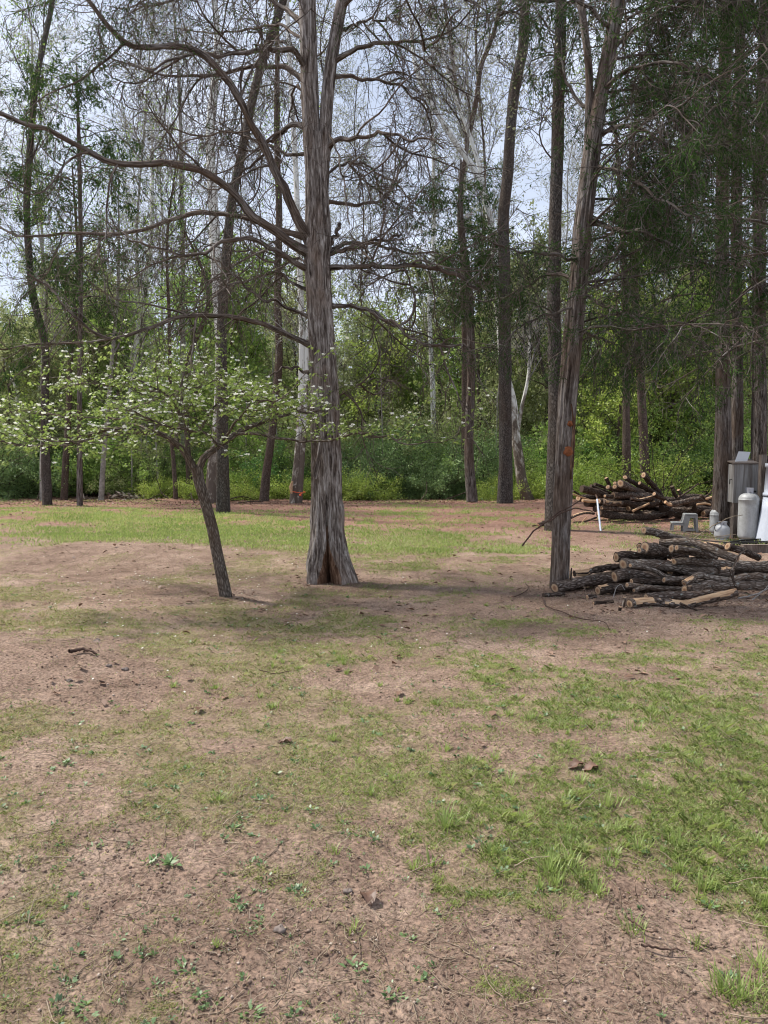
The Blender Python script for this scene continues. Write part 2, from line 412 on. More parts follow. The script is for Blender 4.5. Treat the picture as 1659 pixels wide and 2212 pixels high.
def axis(lo, hi, c, fine, grow, n):
    q = [0.0]; st = fine
    while q[-1] < max(hi - c, c - lo): q.append(q[-1] + st); st *= grow
    q = np.array(q); a = np.concatenate([c - q[::-1], c + q[1:]])
    return a[(a >= lo - 1) & (a <= hi + 1)]
ys = [-12.0]
while ys[-1] < 1.2: ys.append(ys[-1] + max(.04, abs(ys[-1] - 1.2) * .12))
while ys[-1] < 900: ys.append(ys[-1] + max(.012, .0058 * ys[-1] if ys[-1] < 30 else .05 * ys[-1] - 1.3))
ys = np.array(ys)
xs = axis(-700, 700, 0, .016, 1.014, 0)
XX, YY = np.meshgrid(xs, ys)
near = np.exp(-(YY / 14) ** 2)
ZZ = hgt(XX, YY)
pt = patch(XX, YY)
clod = fbm(XX * 14, YY * 14, 3) * .016 + np.maximum(vnoise(XX * 30, YY * 30) - .72, 0) * .035
ZZ = ZZ + clod * near * (1 - pt * .4) + pt * .008
ny, nx = XX.shape
ii = np.arange((ny - 1) * (nx - 1)); a = (ii // (nx - 1)) * nx + ii % (nx - 1)
F = np.stack([a, a + 1, a + nx + 1, a + nx], 1)
def mat_ground():
    k = NT('soil'); p = k.n('ShaderNodeNewGeometry').outputs['Position']; c = k.attr('cover').outputs['Fac']; far = k.attr('far').outputs['Fac']
    big = k.noise(p, .9, 4, .6); mid = k.noise(p, 6, 5, .65); fine = k.noise(p, 55, 6, .75); tiny = k.noise(p, 240, 3, .7)
    soil = k.ramp(k.math('ADD', k.math('MULTIPLY', big, .55), k.math('MULTIPLY', mid, .45)),
                  [(.36, (.145, .097, .073)), (.5, (.228, .160, .123)), (.64, (.325, .242, .190))])
    soil = k.mix(.78, soil, k.ramp(fine, [(.36, (.08, .05, .04)), (.51, (.5, .5, .5)), (.66, (.92, .87, .80))]), 'OVERLAY')
    soil = k.mix(k.maprange(tiny, .60, .72, 0, .55), soil, (.42, .34, .28, 1))
    soil = k.mix(k.maprange(tiny, .38, .30, 0, .4), soil, (.06, .038, .028, 1))
    leafy = k.ramp(k.noise(p, 14, 6, .8), [(.36, (.10, .045, .03)), (.52, (.24, .13, .095)), (.68, (.40, .27, .21))])
    soil = k.mix(k.math('MULTIPLY', far, .85), soil, leafy)
    thatch = k.ramp(k.math('ADD', k.math('MULTIPLY', fine, .6), k.math('MULTIPLY', mid, .4)),
                    [(.36, (.08, .068, .038)), (.5, (.185, .150, .082)), (.66, (.34, .27, .175))])
    lawn = k.ramp(k.math('ADD', k.math('MULTIPLY', k.noise(p, 3.2, 6, .75), .6), k.math('MULTIPLY', fine, .4)),
                  [(.36, (.09, .11, .028)), (.5, (.18, .215, .05)), (.64, (.34, .34, .09))])
    green = k.mix(far, thatch, lawn)
    edge = k.maprange(k.math('ADD', c, k.math('MULTIPLY', k.math('SUBTRACT', k.noise(p, 22, 5, .8), .5), 1.1)), .25, .85)
    col = k.mix(k.math('MULTIPLY', edge, .82), soil, green)
    h = k.math('ADD', k.math('MULTIPLY', fine, .7), k.math('MULTIPLY', tiny, .35))
    return k.prin(col, .95, .1, k.bump(h, .8, .014))
M['soil'] = mat_ground()
far_at = ss(13, 19, YY)
me = make_mesh('ground', np.stack([XX, YY, ZZ], -1).reshape(-1, 3), F, M['soil'], True, {'cover': pt.ravel(), 'far': far_at.ravel()})
tag(link('ground', me), 'bare pinkish brown soil with patchy spring grass', 'ground', kind='structure')
def hz(x, y):   # surface height including clods
    return hgt(x, y) + (fbm(x * 14, y * 14, 3) * .016 + np.maximum(vnoise(x * 30, y * 30) - .72, 0) * .035) * np.exp(-(y / 14) ** 2) * (1 - patch(x, y) * .4) + patch(x, y) * .008

def view_scatter(n, y0, y1, seed, pw=1.0, margin=1.12):
    """points over the wedge of lawn the camera could see, denser near"""
    g = rs(seed); u = g.random(n); y = y0 * (y1 / y0) ** (u ** pw)
    x = (g.random(n) * 2 - 1) * y * (.5 * margin) + (g.random(n) - .5) * .6
    return x, y
def build_grass():
    g = rs(11)
    for nm, mat, n, sd, dull in (('grass', M['grass'], 1050000, 21, 0), ('dry_grass', M['grass_dull'], 760000, 22, 1)):
        x, y = view_scatter(n, 1.7, 13.5, sd, .92)
        # tufts: pull blades towards tuft centres
        cell = .055; cxx = np.floor(x / cell); cyy = np.floor(y / cell)
        hx = _NR[(cxx.astype(int) * 7 + cyy.astype(int) * 3) % 256, (cyy.astype(int) * 5 + cxx.astype(int)) % 256]
        hy = _NR[(cxx.astype(int) * 3 + cyy.astype(int) * 11 + 60) % 256, (cyy.astype(int) * 2 + cxx.astype(int) * 5 + 9) % 256]
        tx = (cxx + hx) * cell; ty = (cyy + hy) * cell; w = .10 + .45 * g.random(n) ** 2
        x = x * (1 - w) + tx * w + g.normal(size=n) * .010; y = y * (1 - w) + ty * w + g.normal(size=n) * .010
        c = cover(x, y); p = patch(x, y) * (.45 + .9 * hx)
        px, py = to_px(x, y, 0 * x); right = ss(500, 1250, px)
        p = p * (.25 + 1.3 * ss(-.18, .28, fbm(x * 6.5 + 3, y * 6.5, 3) + .30 * (p - .5)))
        keep = g.random(n) < (np.clip(p * 1.15, 0, 1) ** 1.2) * (right * .95 + .2 if not dull else 1 - right * .5) + (.035 if dull else .008)
        x, y, p, hx, c = x[keep], y[keep], p[keep], hx[keep], c[keep]; n = len(x)
        z = hz(x, y)
        an = g.random(n) * 6.283; lean = .15 + .65 * g.random(n) + (.5 if dull else 0)
        D = np.stack([np.cos(an) * lean, np.sin(an) * lean, np.ones(n)], 1)
        L = (.008 + .018 * g.random(n) ** 1.6) * (.7 + .6 * hx) * (1 + .06 * y) * (.7 + .55 * c) * (.8 if dull else 1)
        big = (hx > .96) & (c > .45); L = np.where(big, L * 1.6, L)
        G_ = Geo(); V0 = np.stack([x, y, z - .002], 1); D = unit(D)
        sd_ = unit(np.cross(D, np.array([0, 0, 1.]) + g.normal(size=(n, 3)) * .2)); wd = ((.0012 + .0013 * g.random(n)) * (1 + .15 * np.maximum(y - 2, 0)))[:, None]
        mid = V0 + D * L[:, None] * .55; tip = V0 + D * L[:, None] * .9 + np.stack([np.cos(an), np.sin(an), -.35 * np.ones(n)], 1) * L[:, None] * .35
        V = np.stack([V0 - sd_ * wd / 2, V0 + sd_ * wd / 2, mid + sd_ * wd * .4, tip, mid - sd_ * wd * .4], 1)
        rn = np.clip(.28 * g.random(n) + .55 * hx + .2 * fbm(x * .8, y * .8) + (.18 if dull else 0), 0, 1)
        b = np.arange(n)[:, None] * 5
        G_.add(V.reshape(-1, 3), b + np.array([[0, 1, 2, 3, 4]]), None, np.repeat(rn, 5))
        o = G_.build(nm, mat)
        tag(o, 'short bright green lawn grass in patchy tufts' if not dull else 'short dull olive and straw coloured grass', 'grass', kind='stuff')
    # farther lawn
    n = 260000; x, y = view_scatter(n, 12.5, 29, 31, .8, 1.25)
    p = patch(x, y); keep = g.random(n) < p ** 1.3; x, y, p = x[keep], y[keep], p[keep]; n = len(x)
    an = g.random(n) * 6.283; D = np.stack([np.cos(an) * .7, np.sin(an) * .7, np.ones(n)], 1)
    G_ = Geo(); G_.leaves(np.stack([x, y, hz(x, y) - .003], 1), D, .03 + .05 * g.random(n), .010 + .010 * g.random(n), 5, rn=np.clip(.42 + .4 * fbm(x * .7, y * .7) + .45 * g.random(n), 0, 1))
    tag(G_.build('far_grass', M['grass']), 'sunlit grass strip across the back of the clearing', 'grass', kind='stuff')
build_grass()

def build_tufts():
    g = rs(55); G_ = Geo()
    T = [(960, 1790, 1.5), (1310, 1745, 1.2), (1190, 1890, 1.3), (1235, 1880, 1.2), (1600, 2160, 1.6), (1640, 2090, 1.3), (1380, 1840, 1.0), (790, 1580, .8), (1250, 1555, .8), (1500, 1440, .7), (1100, 1700, .9), (930, 1870, .9), (1370, 2010, .9), (1460, 1830, 1.0), (1520, 1930, 1.1), (1640, 1830, 1.0), (1560, 2140, 1.0), (1010, 1650, .7), (880, 1740, .8), (1060, 1850, .9), (1290, 1930, .9), (650, 1330, .5), (1050, 1310, .5)]
    for _ in range(150):
        T.append((300 + 1400 * g.random() ** .7, 1400 + 650 * g.random(), .35 + .5 * g.random()))
    for px, py, s in T:
        p = G(px, py)
        if s < .9 and g.random() > float(cover(p[0], p[1])) * 1.3: continue
        n = int(34 * s + 14); a = g.random(n) * 6.283; r = np.abs(g.normal(size=n)) * .028 * s; x = p[0] + r * np.cos(a); y = p[1] + r * np.sin(a)
        a2 = a + g.normal(size=n) * .7; ln_ = .12 + .75 * g.random(n); D = unit(np.stack([np.cos(a2) * ln_, np.sin(a2) * ln_, np.ones(n)], 1))
        L = (.030 + .045 * g.random(n)) * s ** .8 * (1 + .03 * p[1]); B_ = wander(np.stack([x, y, hz(x, y) - .003], 1), D, L, 5, (0, -.22), .06, int(px + py)); w_ = np.array([1, .95, .8, .5, .05]) * .0020 * (1 + .10 * max(p[1] - 2.5, 0))
        sd_ = unit(np.cross(D, [0, 0, 1.]))[:, None]; V = np.stack([B_ - sd_ * w_[None, :, None], B_ + sd_ * w_[None, :, None]], 2).reshape(n, 10, 3)
        i = np.arange(4) * 2; F_ = np.stack([i, i + 1, i + 3, i + 2], 1); G_.add(V.reshape(-1, 3), (np.arange(n)[:, None, None] * 10 + F_).reshape(-1, 4), None, np.repeat(np.clip(.30 + .25 * g.random() + .25 * g.random(n), 0, 1), 10))
    tag(G_.build('grass_tufts', M['grass']), 'taller fresh green grass tufts standing out of the thin lawn', 'grass', kind='stuff')
build_tufts()
def build_clutter():
    g = rs(41)
    # broadleaf weeds : rosettes
    n = 5200; x, y = view_scatter(n, 1.8, 9, 42, 1.0)
    px, py = to_px(x, y, 0 * x); pr = (.14 + .5 * patch(x, y)) * np.where((px < 700) & (py > 1600), 1.2, .7)
    pr = pr * np.where((px > 1000) & (py > 2010), .15, 1)
    k = g.random(n) < pr; x, y = x[k], y[k]; n = len(x); m = 9
    c = np.repeat(np.stack([x, y, hz(x, y) + .002], 1), m, 0); an = g.random(n * m) * 6.283; el = .15 + .6 * g.random(n * m)
    D = np.stack([np.cos(an), np.sin(an), el], 1); c = c + unit(D) * g.random((n * m, 1)) * np.repeat(.004 + .02 * g.random(n), m)[:, None]
    sz = np.repeat(.006 + .015 * g.random(n) ** 2.5, m) * (.6 + .6 * g.random(n * m)) * (1 + .05 * c[:, 1])
    q = Geo(); q.leaves(c, D, sz, sz * .62, 6, .7, np.repeat(g.random(n) * .6, m) + .4 * g.random(n * m), fold=.08)
    # larger rosettes seen in the near soil
    for bx, by, s in ((365, 1868, .075), (325, 1725 + 140, .05), (145, 1650, .06), (760, 2090, .05), (500, 1790, .05), (180, 2180, .05), (540, 2195, .05), (435, 2150, .05), (210, 1830, .04), (560, 1640, .035),
                      (395, 2090, .045), (1180, 2075 - 150, .05), (790, 1880, .04), (885, 2030, .035), (860, 2160, .035), (740, 1780, .035), (560, 1990, .04), (40, 1990, .045)):
        if by > 2205: continue
        p = G(bx, by); m2 = 15; an = g.random(m2) * 6.283; D = np.stack([np.cos(an), np.sin(an), .25 + .4 * g.random(m2)], 1)
        s = s * .68; q.leaves(np.repeat(p[None], m2, 0) + unit(D) * .006 + g.normal(size=(m2, 3)) * [.012, .012, 0], D, s * (.4 + .7 * g.random(m2)), s * .34, 7 + bx, .85, .55 + .45 * g.random(m2), fold=.1)
    tag(q.build('weeds', M['weed']), 'low broadleaf weeds scattered over soil and grass', 'weeds', kind='stuff')
    # dry stems lying about
    n = 26000; x, y = view_scatter(n, 1.7, 12, 43, 1.0); k = g.random(n) < .35 + .65 * (fbm(x * 1.5, y * 1.5) > -.1); x, y = x[k], y[k]; n = len(x)
    an = g.random(n) * 6.283; D = np.stack([np.cos(an), np.sin(an), .12 * g.normal(size=n)], 1)
    P = wander(np.stack([x, y, hz(x, y) + .006], 1), D, (.012 + .05 * g.random(n) ** 2) * (1 + .05 * y), 4, (0, 0), .35, 44)
    P[..., 2] = np.maximum(P[..., 2], hz(P[..., 0], P[..., 1]) + .002)
    q = Geo(); q.tubes(P, taper(n, 4, .0009 * (1 + .12 * y), .0006 * (1 + .12 * y)), 3, rn=g.random(n))
    n = 420; x, y = view_scatter(n, 1.9, 12, 143, 1.0); an = g.random(n) * 6.283
    P = wander(np.stack([x, y, hz(x, y) + .008], 1), np.stack([np.cos(an), np.sin(an), 0 * an], 1), .06 + .16 * g.random(n), 7, (0, 0), .3, 45)
    P[..., 2] = np.maximum(P[..., 2], hz(P[..., 0], P[..., 1]) + .004)
    q.tubes(P, taper(n, 7, .0022, .0010), 4, rn=g.random(n) * .8)
    tag(q.build('straw', M['straw'], smooth=False), 'dry tan stems and bits of straw on the soil', 'straw', kind='stuff')
    # clods and grit
    n = 30000; x, y = view_scatter(n, 1.7, 9, 46, 1.0); k = g.random(n) < (1 - patch(x, y)) ** 2 * (.25 + .75 * (fbm(x * .9 + 8, y * .9) > -.05)); x, y = x[k], y[k]; n = len(x)
    ico = np.array([(0, 0, 1), (.9, 0, .1), (.1, .95, -.05), (-.95, .1, .1), (0, -.9, 0), (0, 0, -1)]); fi = np.array([(0, 1, 2), (0, 2, 3), (0, 3, 4), (0, 4, 1), (5, 2, 1), (5, 3, 2), (5, 4, 3), (5, 1, 4)])
    sz = (.0015 + .0065 * g.random(n) ** 5) * (1 + .10 * y)
    V = ico[None] * sz[:, None, None] * (.6 + .8 * g.random((n, 6, 3))) * np.array([1, 1, .7]) + np.stack([x, y, hz(x, y) + sz * .3], 1)[:, None]
    q = Geo(); q.add(V.reshape(-1, 3), (np.arange(n)[:, None, None] * 6 + fi[None]).reshape(-1, 3), None, np.repeat(g.random(n), 6))
    kk = NT('grit'); c = kk.ramp(kk.attr('rnd').outputs['Fac'], [(0, (.13, .088, .067)), (.6, (.21, .148, .115)), (.93, (.29, .215, .17)), (1, (.48, .41, .35))])
    tag(q.build('gravel', kk.prin(c, .95, .1), smooth=False), 'crumbs of soil and small grit on bare ground', 'gravel', kind='stuff')
    # leaf litter : clearing edge and thin elsewhere
    n = 26000; u = g.random(n); y = np.where(u < .65, 25 + 8 * g.random(n), 4 + 22 * g.random(n) ** .7); x = (g.random(n) * 2 - 1) * y * .62
    k = g.random(n) < np.where(y > 24, .9, .25 * (1 - patch(x, y))); x, y = x[k], y[k]; n = len(x)
    an = g.random(n) * 6.283; D = np.stack([np.cos(an), np.sin(an), .3 * g.normal(size=n)], 1)
    q = Geo(); q.leaves(np.stack([x, y, hz(x, y) + .012], 1), D, .05 + .05 * g.random(n), .03 + .03 * g.random(n), 47, .8, fold=.15)
    tag(q.build('leaf_litter', M['litter']), 'brown leaf litter strewn across the clearing', 'leaf litter', kind='stuff')
    c = Geo(); P_ = []
    for px, Yp, r in ((712, 9.85, .34), (487, 8.95, .14), (1208, 9.25, .20), (482, 20, .3), (1092, 24.4, .4), (1195, 16.6, .3), (102, 25, .3)):
        b = ground_at(px, Yp); m = 170; a = g.random(m) * 6.283; rr = r + np.abs(g.normal(size=m)) * .16; P_.append(np.stack([b[0] + rr * np.cos(a), b[1] + rr * np.sin(a)], 1))
    m = 2600; P_.append(np.stack([2.0 + 3.0 * g.random(m), 7.6 + 2.4 * g.random(m)], 1)); P_.append(np.stack([4.6 + 3.6 * g.random(900), 17.6 + 2.0 * g.random(900)], 1))
    P_ = np.concatenate(P_); n = len(P_); a = g.random(n) * 6.283
    c.leaves(np.stack([P_[:, 0], P_[:, 1], hz(P_[:, 0], P_[:, 1]) + .008], 1), np.stack([np.cos(a), np.sin(a), .25 * g.normal(size=n)], 1), .02 + .06 * g.random(n) ** 2, .008 + .016 * g.random(n), 147, .7)
    tag(c.build('bark_debris', M['litter']), 'scraps of bark and chips round the trunks and log heaps', 'debris', kind='stuff')
    # fallen white bracts round the dogwood
    n = 240; g2 = rs(48); x = -1.9 + g2.normal(size=n) * 1.6; y = 9.3 + g2.normal(size=n) * 1.7; an = g2.random(n) * 6.283
    q = Geo(); q.leaves(np.stack([x, y, hz(x, y) + .012], 1), np.stack([np.cos(an), np.sin(an), .3 + 0 * an], 1), .022, .018, 49, .8)
    tag(q.build('fallen_petals', M['petal']), 'tiny white petals fallen on soil below the flowering tree', 'petals', kind='stuff')
build_clutter()

# ------------------------------------------------------------------ trees
def px_path(pts, Y, K=None):
    """pts: (px, py[, depth offset]) -> world points standing Y metres away"""
    P = np.array([W(p[0], p[1], Y + (p[2] if len(p) > 2 else 0)) for p in pts])
    return resample(P, K) if K else P
def trunk_tube(q, P, rad, sides, flute=.08, seed=5, K=None, fine=.03, m=0):
    """one tapering trunk with ridged bark: P centre line (n,3), rad (n)"""
    K = K or len(P)
    t = np.linspace(0, 1, len(P)); u = np.linspace(0, 1, K)
    P = resample(P, K); rad = np.interp(u, np.linspace(0, 1, len(rad)), rad)
    a = np.linspace(0, 2 * math.pi, sides, endpoint=False)
    ln = np.concatenate([[0], np.cumsum(np.linalg.norm(np.diff(P, axis=0), axis=1))])
    nu = 16; A, Z = np.meshgrid(a / (2 * math.pi), ln)
    f1 = vnoise(A * 8 + seed * 0, Z * .7 + seed * 3, 8) - .5
    f2 = vnoise(A * 32, Z * 1.6 + seed * 7, 32) - .5
    f3 = vnoise(A * 64, Z * 5 + seed, 64) - .5
    rr = rad[:, None] * (1 + flute * 1.6 * f1 + flute * f2) + fine * f3 * rad[:, None]
    T = unit(np.gradient(P, axis=0)); Xv = unit(np.cross(np.array([0, 1., 0]), T)); Yv = np.cross(T, Xv)
    V = P[:, None] + rr[..., None] * (np.cos(a)[None, :, None] * Xv[:, None] + np.sin(a)[None, :, None] * Yv[:, None])
    bk = np.stack([rad[:, None] * np.cos(a), rad[:, None] * np.sin(a), ln[:, None] + 0 * a + seed], -1)
    i = np.arange(K - 1)[:, None] * sides; j = np.arange(sides)[None]
    F = np.stack([i + j, i + (j + 1) % sides, i + sides + (j + 1) % sides, i + sides + j], -1).reshape(-1, 4)
    q.add(V.reshape(-1, 3), F, bk.reshape(-1, 3), None, m)

def cedar_twigs(limbs, r, seed, wood, leafg, n2=9, L2=(.5, 1.3), n3=7, L3=(.2, .55), grav=(-.12, .05), leaf_p=None, n4=16, lsz=.055, lw=.011, twig_r=1.0, spread=1.0, k2=9, s0=.18):
    """limbs (N,K,3). adds secondary and tertiary twigs to `wood`, sprays of scale leaves to `leafg`"""
    g = rs(seed)
    p, t, s, _ = spawn(limbs, n2, s0, 1, seed + 1, .85); N = len(p)
    d = fork(t, spread, seed + 2, -.18)
    L = (L2[0] + (L2[1] - L2[0]) * g.random(N)) * (1.05 - .35 * s)
    A = wander(p, d, L, k2, grav, .22, seed + 3); r2 = .0070 * twig_r * (.6 + .6 * g.random(N))
    wood.tubes(A, taper(N, k2, r2, .0028 * twig_r), 4, seed=seed + 4)
    p, t, s, par = spawn(A, n3, .15, 1, seed + 5); N3 = len(p)
    d = fork(t, .85, seed + 6, -.25); L = (L3[0] + (L3[1] - L3[0]) * g.random(N3))
    B = wander(p, d, L, 6, (-.18, -.02), .3, seed + 7)
    wood.tubes(B, taper(N3, 6, .0030 * twig_r, .0016 * twig_r), 3, seed=seed + 8)
    # sprays
    if leafg is None: return A, B
    mid = B[:, 3]
    pr = leaf_p(mid) if callable(leaf_p) else np.full(N3, leaf_p)
    k = g.random(N3) < pr; C = B[k]; n = len(C)
    if n:
        p, t, s, par = spawn(C, n4, .1, 1, seed + 9); d = fork(t, .75, seed + 10, -.25)
        leafg.leaves(p + g.normal(size=p.shape) * .018, d, lsz * (.5 + g.random(len(p))), lw * (.7 + .6 * g.random(len(p))), seed + 11, 0, np.clip(np.repeat(g.random(n), n4) * .6 + .4 * g.random(len(p)), 0, 1))
    return A, B

